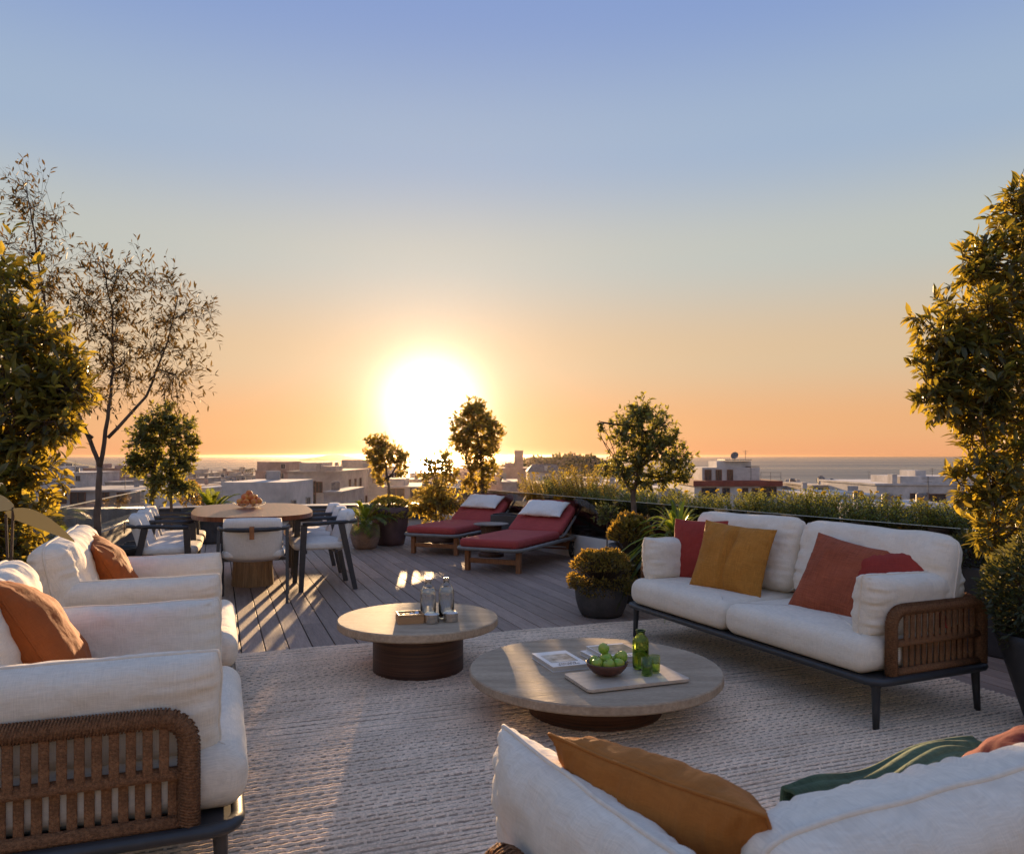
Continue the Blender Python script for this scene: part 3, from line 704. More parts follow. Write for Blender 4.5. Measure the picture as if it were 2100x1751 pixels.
fill = [(20, 90, 985, 150, 'far flat roofed house hidden behind the left bush'), (250, 300, 985, 190, 'far flat roofed house between the thin tree and the rounded tree'), (300, 360, 975, 210, 'far flat roofed house behind the crown of the rounded tree'),
        (340, 400, 1000, 75, 'flat roofed house right behind the rounded tree stems'), (470, 520, 990, 110, 'flat roofed house peeping over the white penthouse block at its left'), (700, 760, 968, 210, 'far hazy house just right of the plain stepped block'),
        (960, 1010, 966, 180, 'far hazy house behind the tallest backlit tree'), (1190, 1250, 1000, 70, 'flat roofed house behind the feathery herbs, below the wooded hill'), (1290, 1330, 985, 150, 'far flat roofed house behind the trunk of the full green tree'),
        (1350, 1430, 1004, 70, 'flat roofed house left of the red brick parapet'), (1610, 1660, 1008, 110, 'far flat roofed house right of the red brick parapet, in the second row'), (1730, 1790, 1004, 130, 'far flat roofed house between the round dish and the stepped white house'),
        (2010, 2120, 1000, 80, 'flat roofed house behind the hanging branches of the right tree'), (840, 900, 972, 170, 'far hazy house behind the thin leaning sapling'), (1100, 1160, 978, 150, 'far flat roofed house behind the ribbed sloping roof'), (1720, 1760, 1006, 95, 'small flat roofed house next to the tall thin mast')]
fill += [(84, 120, 985, 128, 'small hazy house behind the left bush, beside the pale house with dark windows'), (118, 150, 958, 200, 'small far house above the pale house with dark windows'), (215, 246, 990, 70, 'small house in front of the brown rose terraced house'),
         (246, 272, 978, 100, 'narrow house right of the brown rose terraced house'), (300, 322, 992, 95, 'small house left of the rounded tree stems'), (400, 432, 1002, 62, 'low house just left of the white penthouse block'), (430, 458, 992, 88, 'small house in front of the long grey shed'),
         (445, 470, 968, 200, 'tiny far house by the sea above the long grey shed'), (476, 500, 964, 240, 'tiny far house by the sea left of the far palms'), (596, 628, 985, 72, 'small annex in front of the terraced house with loggia, left'), (664, 700, 1010, 48, 'low annex right of the loggia house, behind the dining chairs'),
         (742, 772, 972, 130, 'small hazy house left of the backlit tree in the aubergine pot'), (830, 858, 985, 100, 'small hazy house between the backlit trees'), (905, 935, 990, 78, 'low house behind the loose round shrub'), (1030, 1060, 990, 62, 'low house right behind the tallest backlit tree'),
         (1095, 1128, 994, 58, 'low house in front of the ribbed sloping roof'), (1170, 1205, 992, 85, 'low house in front of the pinkish terrace row, left part'), (1215, 1246, 996, 70, 'low house in front of the pinkish terrace row, right part'), (1604, 1630, 1000, 90, 'tiny house at the corner of the red brick parapet'),
         (1640, 1668, 1004, 78, 'small house left of the pale block with the round dish'), (1716, 1742, 1000, 115, 'small house right of the pale block with the round dish'), (1756, 1782, 1010, 85, 'small house under the tall thin mast'), (1780, 1800, 1004, 150, 'tiny far house left of the stepped white house'), (1900, 1950, 1006, 62, 'low wing in front of the stepped white house')]
for k, (u0, u1, v, d, tx) in enumerate(fill):
    building(tx, u0, u1, v, d, 9, (k*3+1) % 4, auto=(3, 2), kind=k % 2, group='flat roofed houses in the hazy town')
# woodland on the hill, far palms
def leaf_clumps(centres, n, size, spread, rnd):
    V, Fc = [], []
    for c in centres:
        for _ in range(n):
            p = Vector(c)+Vector((rnd.gauss(0, 1), rnd.gauss(0, 1), rnd.gauss(0, 0.7)))*spread
            a = Vector((rnd.uniform(-1, 1), rnd.uniform(-1, 1), rnd.uniform(-1, 1))).normalized()*size; b = a.orthogonal().normalized()*size*0.8
            k = len(V); V += [p-a, p+b, p+a, p-b]; Fc.append((k, k+1, k+2, k+3))
    return V, Fc
rnd = random.Random(11); cs = []
for _ in range(520):
    x, y = rnd.uniform(-1, 1), rnd.uniform(-1, 0.2)
    r2 = x*x+y*y
    if r2 > 1: continue
    rr = math.sqrt(r2)
    hgt = (math.cos(rr*math.pi)*0.5+0.5)**0.42*17.5*(0.75+0.5*noise.noise(Vector((x*1.6, y*1.6, 0))+Vector((9*3.7, 9, 0))))
    cs.append((22+x*56, 380+y*70, -17+hgt+rnd.uniform(0.6, 2.6)))
wd = obj('woodland', leaf_clumps(cs, 70, 0.95, 1.5, rnd), M['leaf_yew']); tag(wd, 'hazy mass of trees covering the hill by the sea', kind='stuff')
for k, (u, v) in enumerate(((508, 966), (517, 963), (524, 967))):
    b = W(u, 985, 280); t = W(u, v, 280); h = t.z-b.z
    p = thing('palm_tree', 'far palm tree beside the plain block, ' + ('left of three', 'middle and tallest of three', 'right of three')[k], 'palm tree', b, group='far palms by the plain block')
    obj('trunk', tube([(0, 0, -6), (0.1, 0, h)], [0.2, 0.12], 6), M['bark'], p)
    V, Fc = [], []
    for i in range(14):
        a = i*2.4; dr = Vector((math.cos(a), math.sin(a), 0)); sd = Vector((-dr.y, dr.x, 0))*0.16
        pts = [Vector((0.1, 0, h))+dr*(s*1.3)+Vector((0, 0, 0.5*s-0.95*s*s+0.25*((i % 3)-1)*s)) for s in (0, 0.35, 0.7, 1)]
        for q in range(3):
            kk = len(V); V += [pts[q]-sd, pts[q]+sd, pts[q+1]+sd*(0.7 if q < 2 else 0.1), pts[q+1]-sd*(0.7 if q < 2 else 0.1)]; Fc.append((kk, kk+1, kk+2, kk+3))
    obj('crown', (V, Fc), M['leaf_yew'], p)

# ---------------------------------------------------------------- haze over the town and sea
def haze():
    m = bpy.data.materials.new('haze_air'); m.use_nodes = True; nt = m.node_tree; n = nt.nodes
    n.remove(n['Principled BSDF']); v = n.new('ShaderNodeVolumePrincipled')
    v.inputs['Color'].default_value = (0.97, 0.74, 0.58, 1); v.inputs['Density'].default_value = HAZE_DENSITY; v.inputs['Anisotropy'].default_value = 0.955
    nt.links.new(v.outputs[0], n['Material Output'].inputs['Volume'])
    o = obj('haze', box(0, 7000, (5.4-23)/2, 90000, 15400, 5.4+23), m); tag(o, kind='stuff')
HAZE_DENSITY = 0.000035
haze()

# ---------------------------------------------------------------- rug
def rug():
    a0, a1, b0, b1 = -0.95, 3.98, 0.55, 5.43
    pitch = 0.031; rows = int((b1-b0)/pitch); nx = 460; sub = 8
    xs = np.linspace(a0, a1, nx); ny = rows*sub+1
    yy = np.linspace(b0, b1, ny)
    X, Y = np.meshgrid(xs, yy)
    ph = (Y-b0)/pitch; row = np.floor(ph+1e-6); fr = ph-row
    rs = np.random.RandomState(3); off = rs.rand(rows+2)*7; wob = rs.rand(rows+2)
    o = off[row.astype(int)]; wv = wob[row.astype(int)]
    tw = 0.5+0.5*np.sin((X+o)*2*np.pi/0.050 + fr*4.5)
    th = 0.10+0.14*(1-tw)
    prof = np.clip((np.abs(np.sin(np.pi*fr))-th)/(1-th), 0, 1)**0.5
    Z = 0.002+0.013*prof*(0.78+0.22*tw**0.7)+0.002*np.sin(X*9+o*3)*prof
    Y2 = Y+0.004*np.sin(X*11+o)*prof+0.003*np.sin(X*3.1)
    Z[0, :] = 0; Z[-1, :] = 0; Z[:, 0] = 0; Z[:, -1] = 0
    V = np.stack([X, Y2, Z], -1).reshape(-1, 3)
    i = np.arange(nx-1)[None, :]+np.arange(ny-1)[:, None]*nx
    Q = np.stack([i, i+1, i+nx+1, i+nx], -1).reshape(-1, 4)
    me = bpy.data.meshes.new('rug')
    me.vertices.add(len(V)); me.vertices.foreach_set('co', V.astype(np.float32).ravel())
    me.loops.add(Q.size); me.loops.foreach_set('vertex_index', Q.astype(np.int32).ravel())
    me.polygons.add(len(Q)); me.polygons.foreach_set('loop_start', np.arange(0, Q.size, 4, dtype=np.int32))
    me.update(calc_edges=True); me.shade_smooth(); me.materials.append(M['rug']); me.materials.append(M['rug_shade'])
    pm = (prof[:-1, :-1]+prof[1:, :-1]+prof[:-1, 1:]+prof[1:, 1:])/4 < 0.42+0.26*(1-tw[:-1, :-1])  # low faces of each row get the painted shade
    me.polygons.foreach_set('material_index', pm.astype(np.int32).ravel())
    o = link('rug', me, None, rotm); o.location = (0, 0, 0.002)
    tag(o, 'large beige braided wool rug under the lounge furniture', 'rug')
rug()

# ---------------------------------------------------------------- lounge sofas and armchairs
def strap_mesh(h, w=0.026, t=0.012):
    v, f = box(0, 0, h/2, w, t, h, 0.004)
    me = bpy.data.meshes.new('rope_strap'); me.from_pydata([tuple(p) for p in v], [], f); me.materials.append(M['rope']); return me
STRAP_UP, STRAP_LOW = strap_mesh(0.140), strap_mesh(0.140)
def woven_panel(root, length, mtx, pitch=0.042):
    """rope-wound panel: rounded rim, middle rail and two staggered rows of straps; built in the XZ plane"""
    z0, z1, zm = 0.245, 0.552, 0.395; r = 0.075; L2 = length/2
    pts = [(-L2, 0, z0)]
    for k in range(7): a = R(180-90*k/6); pts.append((-L2+r+r*math.cos(a), 0, z1-r+r*math.sin(a)))
    for k in range(7): a = R(90-90*k/6); pts.append((L2-r+r*math.cos(a), 0, z1-r+r*math.sin(a)))
    pts.append((L2, 0, z0))
    rim = tube(pts, 0.030, 8, flat=0.85, up=(0, 1, 0))
    # winding ridges round the rim
    rd = []
    P = [Vector(p) for p in pts]
    acc = 0.0
    for i in range(len(P)-1):
        seg = (P[i+1]-P[i]); n = max(1, int(seg.length/0.0085))
        for k in range(n):
            c = P[i]+seg*(k+0.5)/n; tt = seg.normalized(); b = Vector((0, 1, 0)); nn = tt.cross(b)
            ring = [c+(b*math.cos(q)+nn*math.sin(q))*0.0296 + tt*0.007*math.sin(q) for q in [2*math.pi*j/8 for j in range(8)]]
            rd.append(tube(ring, 0.0030, 3, closed=True))
    panel = obj('woven_panel', merge(rim, *rd), M['rope'], root, smooth=True, mtx=mtx)
    obj('middle_rail', tube([(-L2, 0, zm), (L2, 0, zm)], 0.021, 8, flat=0.8), M['rope'], panel, smooth=True)
    obj('bottom_rail', tube([(-L2, 0, z0+0.012), (L2, 0, z0+0.012)], 0.021, 8, flat=0.8), M['rope'], panel, smooth=True)
    n = int((length-0.085)/pitch)
    for k in range(n):
        x = -((n-1)*pitch)/2+k*pitch
        a = link('rope_strap', STRAP_UP, panel); a.location = (x, -0.011, zm-0.004)
        a.rotation_euler = (R(-0.0), 0, R((k*37 % 7)-3))
        b = link('rope_strap', STRAP_LOW, panel); b.location = (x+pitch/2, 0.011, z0+0.010)
        b.rotation_euler = (0, 0, R((k*53 % 7)-3))
    return panel
def soft(name, root, w, h, t, pos, rot, seed, m='linen', pipe='linen_pipe', **kw):
    """a soft cushion with piping along its seam, as a part of a sofa"""
    vf, ring = cushion(w, h, t, seed=seed, **kw)
    mtx = Matrix.Translation(pos) @ Matrix.Rotation(rot[2], 4, 'Z') @ Matrix.Rotation(rot[0], 4, 'X') @ Matrix.Rotation(rot[1], 4, 'Y')
    o = obj(name, vf, M[m], root, smooth=True, mtx=mtx)
    if pipe: obj('piping', tube(ring, 0.0055, 6, closed=True, up=(0, 1, 0)), M[pipe], o, smooth=True)
    return o
def sofa(name, label, cat, loc, rz, length, seats, seed, depth=0.78, group=None, arm_fwd=0.0, back_h=0.49, back_in=0.0, arm_p=5, arm_t=0.20):
    r = thing(name, label, cat, loc, rz, group)
    L2, D2 = length/2, depth/2
    # metal base: rounded flat bar frame and splayed legs
    fr = rounded_rect(length, depth, 0.07, 6)
    obj('frame', tube([(x, y, 0.228) for x, y in fr], 0.020, 8, closed=True, up=(0, 0, 1), flat=1.25), M['char'], r, smooth=True)
    obj('base_plate', prism(rounded_rect(length-0.03, depth-0.03, 0.055), 0.222, 0.243), M['char'], r)
    for sx in (-1, 1):
        for sy in (-1, 1):
            x, y = sx*(L2-0.045), sy*(D2-0.045)
            obj('leg', tube([(x, y, 0.222), (x+sx*0.001, y+sy*0.001, 0.19), (x+sx*0.004, y+sy*0.004, 0.10), (x+sx*0.008, y+sy*0.008, 0.0)], [0.036, 0.021, 0.018, 0.015], 8), M['char'], r, smooth=True)
    sw = (length-0.10)/seats
    for k in range(seats):
        x = -L2+0.05+sw*(k+0.5)
        o = obj('seat_cushion', slab_cushion(sw+(0.0 if seats > 1 else 0.0)-0.006, depth-0.10, 0.185, seed=seed+k), M['linen'], r, smooth=True)
        o.location = (x, -0.085, 0.244)
    for sx in (-1, 1):
        woven_panel(r, depth-0.15, Matrix.Translation((sx*(L2-0.028), 0.052, 0)) @ Matrix.Rotation(R(90*sx), 4, 'Z'))
        o = soft('arm_cushion', r, depth-0.10+arm_fwd*0.7, 0.30, arm_t, (sx*(L2-0.155), -0.03, 0.425+0.135), (R(0), 0, R(90)), seed+10+sx, p=arm_p, q=0.45, corner=0.02, wr=0.004, puck=0.016, n=44, sag=0.02)
        o.rotation_euler = (R(5*sx), 0, R(90)); o.location = (sx*(L2-0.145), -0.005-arm_fwd*1.2, 0.425+0.135)
    woven_panel(r, length-0.06, Matrix.Translation((0, D2-0.026, 0)))
    nb = seats; bw = (length-0.06-2*back_in)/nb
    for k in range(nb):
        x = -L2+0.03+back_in+bw*(k+0.5)
        o = soft('back_cushion', r, bw-0.01, back_h, 0.25, (x, D2-0.20, 0.42+back_h*0.48), (R(-12), R((k*1.7 % 3)-1.2), 0), seed+20+k, p=5, q=0.46, corner=0.10, wr=0.006, puck=0.017, n=48, slump=0.12, sag=0.02)
    return r
ARM_R = sofa('armchair', 'white lounge armchair with brown rope arms, nearest the lens, beside the rug edge', 'armchair', (-1.434, 2.635, 0.012), R(110.2), 1.17, 1, 40, depth=0.95, group='white lounge armchairs')
sofa('armchair', 'white lounge armchair with brown rope arms, beyond the other and next to the dining chairs', 'armchair', (-1.984, 4.130, 0.012), R(110.2), 1.17, 1, 60, depth=0.95, group='white lounge armchairs')
SOFA_R = sofa('sofa', 'long white sofa with coloured pillows standing in front of the palm and planting', 'sofa', (1.617, 4.80, 0.012), R(-66.2), 2.15, 2, 80)
SOFA_F = sofa('sofa', 'white sofa seen from behind with a green throw on its seat', 'sofa', (1.025, 1.690, 0.012), R(205), 2.15, 2, 110, arm_fwd=0.07, back_h=0.335, back_in=0.20, arm_p=3.0, arm_t=0.165)

def pillow(label, m, w, h, t, root, pos, rot, seed, seam=None, p=2.3, q=0.62, pinch=0.07, **kw):
    """loose throw pillow placed in a sofa's own frame: rot = lean back (x), roll in its plane (y), turn (z)"""
    vf, ring = cushion(w, h, t, p=p, q=q, pinch=pinch, seed=seed, n=44, **kw)
    mtx = root.matrix_basis @ Matrix.Translation(pos) @ Matrix.Rotation(R(rot[2]), 4, 'Z') @ Matrix.Rotation(R(rot[0]), 4, 'X') @ Matrix.Rotation(R(rot[1]), 4, 'Y')
    o = obj('pillow', vf, M[m], None, smooth=True, mtx=mtx)
    o.matrix_world = mtx
    tag(o, label, 'pillow')
    if seam: obj('seam', tube(ring, 0.0035, 5, closed=True, up=(0, 1, 0)), M[seam], o, smooth=True)
    return o
bpy.context.view_layer.update()
for rt in (ARM_R, SOFA_R, SOFA_F): pass
ARM2 = bpy.data.objects['armchair.001']
pillow('burnt orange pillow on the nearer white armchair', 'orange', 0.54, 0.50, 0.22, ARM_R, (0.05, 0.13, 0.655), (-30, 14, 12), 3, 'orange', wr=0.005, puck=0.012)
pillow('burnt orange pillow on the farther white armchair, by the dining chairs', 'orange', 0.52, 0.48, 0.21, ARM2, (0.17, 0.12, 0.645), (-28, -8, 10), 4, 'orange', wr=0.005, puck=0.012)
pillow('brick red square pillow at the far end of the long sofa', 'red', 0.47, 0.44, 0.15, SOFA_R, (-0.76, 0.00, 0.630), (-18, -2, 22), 5, wr=0.004, puck=0.008)
pillow('mustard yellow pillow with a centre crease on the long sofa', 'mustard', 0.52, 0.46, 0.17, SOFA_R, (-0.30, -0.10, 0.630), (-20, 4, 20), 6, wr=0.004, puck=0.010, fold=0.030)
pillow('rust coloured woven pillow leaning on the right back cushion of the long sofa', 'rust', 0.48, 0.46, 0.15, SOFA_R, (0.52, -0.03, 0.610), (-26, 9, 14), 7, wr=0.004, puck=0.008)
pillow('brick red pillow tucked behind the near arm cushion of the long sofa', 'red', 0.46, 0.42, 0.15, SOFA_R, (0.80, 0.05, 0.595), (-24, -10, 26), 8, wr=0.004, puck=0.008)
def pillow_at(label, m, w, h, t, c, wdir, lean, seed, **kw):
    """pillow with its width along wdir, its upper edge tipped back by lean degrees"""
    x = Vector((wdir[0], wdir[1], 0)).normalized(); n = Vector((-x.y, x.x, 0))
    up = Vector((0, 0, math.cos(R(lean))))+n*math.sin(R(lean)); y = up.cross(x)
    vf, ring = cushion(w, h, t, n=52, seed=seed, gather=0.011, **kw)
    mtx = Matrix.Translation(c) @ Matrix((x, y, up)).transposed().to_4x4()
    o = obj('pillow', vf, M[m], None, smooth=True); o.matrix_world = mtx; tag(o, label, 'pillow')
    obj('seam', tube(ring, 0.0035, 5, closed=True, up=(0, 1, 0)), M[m], o, smooth=True)
pillow_at('amber orange pillow leaning on the arm of the sofa seen from behind', 'amber', 0.46, 0.44, 0.20, (0.318, 1.418, 0.592), (-0.66, 0.75), 36, 9, p=2.6, q=0.6, pinch=0.06, wr=0.005, puck=0.010)
pillow_at('dark red pillow beside the green throw on the sofa seen from behind', 'darkred', 0.50, 0.42, 0.20, (1.12, 1.72, 0.570), (-0.906, -0.423), 40, 10, p=2.6, q=0.6, pinch=0.06, wr=0.006, puck=0.014)
def throw():
    n, m = 70, 120; V, Fc = [], []
    for i in range(n+1):
        for j in range(m+1):
            s = i/n; t = j/m
            x = 0.20-0.74*s; y = -0.455+0.38*t+0.02*math.sin(s*5)
            z = 0.452+0.030*math.exp(-((s-0.62)/0.25)**2)+0.020*math.exp(-((s-0.12)/0.10)**2)*(1-t)
            z += 0.008*math.sin(t*10+s*7)+0.014*noise.noise(Vector((s*3.5, t*2.5, 2)))+0.0028*math.sin((t*m*0.50)+2.5*noise.noise(Vector((s*2, t*2, 7))))
            if t < 0.16: q = (0.16-t)/0.16; y += 0.045*q; z -= 0.13*q**1.6
            V.append(Vector((x, y, z)))
    for i in range(n):
        for j in range(m): Fc.append((i*(m+1)+j, i*(m+1)+j+1, (i+1)*(m+1)+j+1, (i+1)*(m+1)+j))
    o = obj('throw_blanket', (V, Fc), M['throw'], None, smooth=True); o.matrix_world = SOFA_F.matrix_basis
    md = o.modifiers.new('thickness', 'SOLIDIFY'); md.thickness = 0.009; md.offset = 1
    tag(o, 'ribbed green throw draped over the seat of the sofa seen from behind', 'throw')
throw()

# ---------------------------------------------------------------- coffee tables
def drum_table(label, loc, r, h, t, br, name='coffee_table', top='stone', base='darkwood', cat='coffee table', rot=0.0, taper=0.0):
    o = thing(name, label, cat, loc, rot)
    obj('table_top', lathe([(r-0.008, h-t), (r, h-t+0.008), (r, h-0.006), (r-0.006, h)], 72), M[top], o)
    obj('base', lathe([(br, 0.0), (br, 0.02), (br-taper, h-t-0.001)], 64), M[base], o, smooth=False)
    return o
drum_table('large low round stone coffee table with books and apples on it', (0.42, 4.0, 0.016), 0.635, 0.214, 0.047, 0.335, taper=-0.03)
drum_table('smaller taller round stone coffee table with two bottles on it', (-0.567, 4.77, 0.014), 0.482, 0.31, 0.050, 0.272)
TB, TA = 0.23, 0.324          # table heights: big low one, small tall one
def book(label, c, w, h, t, rz, title, size, pic, seed, name='book'):
    b = thing(name, label, 'book', c, rz)
    obj('cover', merge(box(0, 0, t-0.0015, w, h, 0.003), box(0, 0, 0.0015, w, h, 0.003), box(-w/2+0.002, 0, t/2, 0.004, h, t-0.0062)), M['paper'], b)
    obj('pages', box(0.002, 0, t/2, w-0.008, h-0.006, t-0.0065), M['pages'], b)
    mp = bpy.data.materials.get(pic[0]) or mat(pic[0], pic[1], 0.35, 0.2, 16, col2=pic[2], detail=2)
    obj('cover_photo', box(pic[3], pic[4], t+0.0006, pic[5], pic[6], 0.0008), mp, b)
    for line, (tx, ty) in title:
        cu = bpy.data.curves.new('cover_title', 'FONT'); cu.body = line; cu.size = size; cu.align_x = 'CENTER'; cu.extrude = 0.0003; cu.space_character = 1.15
        tmp = bpy.data.objects.new('tmp', cu); COL.objects.link(tmp); bpy.context.view_layer.update()
        me = bpy.data.meshes.new_from_object(tmp.evaluated_get(bpy.context.evaluated_depsgraph_get())); bpy.data.objects.remove(tmp)
        me.name = 'cover_title'; me.materials.clear(); me.materials.append(M['ink'])
        q = link('cover_title', me, b); q.location = (tx, ty, t+0.0012); q.rotation_euler = (0, 0, 0)
    return b
book('white design book lying alone on the low stone table', (0.245, 4.062, TB), 0.195, 0.29, 0.026, R(200), [('INTERIOR', (0, 0.112)), ('DESIGN', (0, 0.090))], 0.024,
     ('interior_photo', (0.62, 0.52, 0.42), (0.10, 0.065, 0.04), 0.0, -0.005, 0.145, 0.150), 1)
book('lower pale book under the picture book near the green bottle', (0.525, 4.145, TB), 0.225, 0.285, 0.022, R(202), [], 0.03, ('plain_photo', (0.55, 0.5, 0.45), (0.5, 0.45, 0.4), 0, 0, 0.1, 0.1), 2)
book('white picture book on top of another book near the green bottle', (0.545, 4.150, TB+0.0235), 0.215, 0.275, 0.022, R(199), [('KINFOLK', (0, 0.100))], 0.040,
     ('portrait_photo', (0.36, 0.30, 0.22), (0.035, 0.060, 0.050), 0.0, -0.02, 0.205, 0.185), 3)
bd = obj('serving_board', prism(rounded_rect(0.53, 0.285, 0.02), 0.006, 0.020, 0.003), M['board']); bd.location = (0.545, 3.757, TB); bd.rotation_euler = (0, 0, R(20)); tag(bd, 'pale travertine serving board under the bowl of apples', 'serving board')
for sx in (-1, 1): obj('foot', box(sx*0.2, 0, 0.003, 0.02, 0.2, 0.0065), M['board'], bd)
TBB = TB+0.0205
bw = thing('fruit_bowl', 'dark turned wooden bowl holding green apples', 'bowl', (0.455, 3.775, TBB))
obj('bowl', lathe([(0.035, 0), (0.04, 0.002), (0.070, 0.016), (0.092, 0.040), (0.102, 0.063), (0.0985, 0.064), (0.088, 0.044), (0.066, 0.021), (0.03, 0.010)], 40), M['bowlwood'], bw, smooth=True)
def apple_parts(r):
    prof = [(0.001, -0.80), (0.25, -0.90), (0.55, -0.80), (0.85, -0.45), (1.0, 0.05), (0.95, 0.45), (0.72, 0.80), (0.42, 0.90), (0.20, 0.80), (0.03, 0.62)]
    return lathe([(a*r, b*r) for a, b in prof], 18)
apos = [(-0.055, 0.025, 0.058), (0.00, 0.055, 0.058), (0.055, 0.030, 0.060), (-0.050, -0.035, 0.060), (0.005, -0.048, 0.058), (0.052, -0.036, 0.060), (-0.003, 0.004, 0.075), (-0.015, 0.012, 0.122), (0.070, 0.006, 0.084)]
atxt = ['green apple at the left rear of the dark bowl', 'green apple at the rear of the dark bowl', 'green apple at the right rear of the dark bowl', 'green apple at the left front of the dark bowl', 'green apple at the front middle of the dark bowl', 'green apple at the right front of the dark bowl', 'green apple in the middle of the bowl below the topmost one', 'topmost green apple on the pile in the dark bowl', 'green apple resting high against the right rim of the dark bowl']
me_apple = None
for k, (p, tx) in enumerate(zip(apos, atxt)):
    if k == 0:
        a = obj('apple', apple_parts(0.029), M['apple'], smooth=True); me_apple = a.data
        s = obj('stem', tube([(0, 0, 0.017), (0.002, 0, 0.026), (0.005, 0.001, 0.033)], 0.0013, 5), M['stem'], a); me_stem = s.data
    else:
        a = link('apple', me_apple); link('stem', me_stem, a)
    a.location = Vector((0.455, 3.775, TBB))+Vector(p); a.rotation_euler = (R(25*math.sin(k*2.1)), R(28*math.cos(k*1.7)), k); s_ = 1+0.07*math.sin(k*3.3); a.scale = (s_,)*3
    tag(a, tx, 'apple', 'green apples in the dark bowl')
# bottles and glasses
def tint_glass(name, tint): return glass_mat(name, tint)
M['glass_green'] = solid_glass('green_bottle_glass', (0.76, 0.83, 0.52)); M['glass_bottle'] = solid_glass('bottle_glass', (0.96, 0.97, 0.97)); M['water'] = solid_glass('bottled_water', (0.97, 0.98, 0.98), 1.33)
M['greenwater'] = solid_glass('green_drink', (0.92, 0.96, 0.75), 1.33)
M['glass_tumbler'] = glass_mat('green_tumbler_glass', (0.76, 0.84, 0.56)); M['tumbler_drink'] = glass_mat('tumbler_drink', (0.82, 0.92, 0.60), 0.4)
def flute(vf, amp, n, z0, z1):
    out = []
    for p in vf[0]:
        r = math.hypot(p.x, p.y); a = math.atan2(p.y, p.x)
        k = 1+(amp*math.cos(a*n) if z0 < p.z < z1 and r > 0.01 else 0); out.append(Vector((p.x*k, p.y*k, p.z)))
    return out, vf[1]
gbt = thing('bottle', 'squat green glass bottle standing at the rear of the serving board', 'bottle', (0.634, 3.885, TBB))
obj('glass_body', flute(lathe([(0.001, 0.001), (0.030, 0.0), (0.038, 0.008), (0.0395, 0.03), (0.0395, 0.135), (0.036, 0.150), (0.024, 0.163), (0.021, 0.168), (0.021, 0.190), (0.0185, 0.190), (0.0185, 0.168), (0.033, 0.148), (0.0365, 0.133), (0.0365, 0.03), (0.034, 0.010), (0.001, 0.006)], 72), 0.018, 18, 0.012, 0.145), M['glass_green'], gbt, smooth=True)
obj('water', lathe([(0.001, 0.008), (0.033, 0.010), (0.0355, 0.03), (0.0355, 0.090)], 36), M['greenwater'], gbt, smooth=True)
obj('neck_ring', tube([(0.0225*math.cos(a), 0.0225*math.sin(a), 0.188) for a in [2*math.pi*k/24 for k in range(24)]], 0.003, 6, closed=True, up=(0, 0, 1)), M['glass_green'], gbt, smooth=True)
for k, (x, y, tx) in enumerate(((0.645, 3.765, 'green drinking glass in front of the green bottle, the nearer of two'), (0.690, 3.815, 'green drinking glass to the right of the green bottle, the farther of two'))):
    g = thing('drinking_glass', tx, 'glass', (x, y, TBB), 0, 'green drinking glasses')
    obj('glass_body', flute(lathe([(0.001, 0.001), (0.022, 0.0), (0.0265, 0.006), (0.0275, 0.083), (0.0260, 0.083), (0.0248, 0.010), (0.001, 0.007)], 64), 0.015, 16, 0.012, 0.075), M['glass_tumbler'], g, smooth=True)
    obj('water', lathe([(0.001, 0.009), (0.0238, 0.011), (0.0246, 0.045)], 32), M['tumbler_drink'], g, smooth=True)
for k, (x, y, tx) in enumerate(((-0.500, 4.70, 'clear water bottle behind the left steel cup'), (-0.395, 4.74, 'clear water bottle behind the right steel cup'))):
    b = thing('bottle', tx, 'bottle', (x, y, TA), 0, 'clear water bottles')
    obj('glass_body', lathe([(0.001, 0.002), (0.040, 0.0), (0.0465, 0.008), (0.0468, 0.148), (0.043, 0.172), (0.032, 0.196), (0.020, 0.210), (0.0165, 0.214), (0.0165, 0.226), (0.0148, 0.226), (0.0148, 0.213), (0.031, 0.193), (0.0415, 0.170), (0.0452, 0.147), (0.045, 0.010), (0.001, 0.008)], 48), M['glass_bottle'], b, smooth=True)
    obj('water', lathe([(0.001, 0.010), (0.043, 0.012), (0.0442, 0.147), (0.0405, 0.168), (0.033, 0.185)], 40), M['water'], b, smooth=True)
    obj('cap', lathe([(0.018, 0.222), (0.019, 0.224), (0.019, 0.238), (0.0165, 0.240), (0.0175, 0.2405), (0.0175, 0.245)], 28), M['chrome'], b)
for k, (x, y, tx) in enumerate(((-0.470, 4.605, 'lidded steel cup in front of the left bottle, next to the wooden box'), (-0.362, 4.645, 'lidded steel cup in front of the right bottle'))):
    c = thing('steel_cup', tx, 'cup', (x, y, TA), 0, 'lidded steel cups')
    obj('cup_body', lathe([(0.041, 0.0), (0.0445, 0.003), (0.0445, 0.030), (0.0438, 0.0305), (0.0438, 0.0315), (0.0445, 0.032), (0.0445, 0.048)], 40), M['chrome'], c)
    obj('lid', lathe([(0.0455, 0.0485), (0.0455, 0.051), (0.033, 0.060), (0.031, 0.0605)], 40), M['chrome'], c)
bx = thing('wooden_box', 'open pale wooden box holding glass balls', 'box', (-0.600, 4.625, TA), R(16))
w_, d_, h_ = 0.150, 0.125, 0.055
obj('box_side', box(0, -d_/2+0.004, 0.020, w_, 0.008, 0.040, 0.001), M['boxwood'], bx); obj('box_side', box(0, d_/2-0.004, 0.020, w_, 0.008, 0.040, 0.001), M['boxwood'], bx)
obj('box_side', box(-w_/2+0.004, 0, 0.020, 0.008, d_-0.0165, 0.040, 0.001), M['boxwood'], bx); obj('box_side', box(w_/2-0.004, 0, 0.020, 0.008, d_-0.0165, 0.040, 0.001), M['boxwood'], bx)
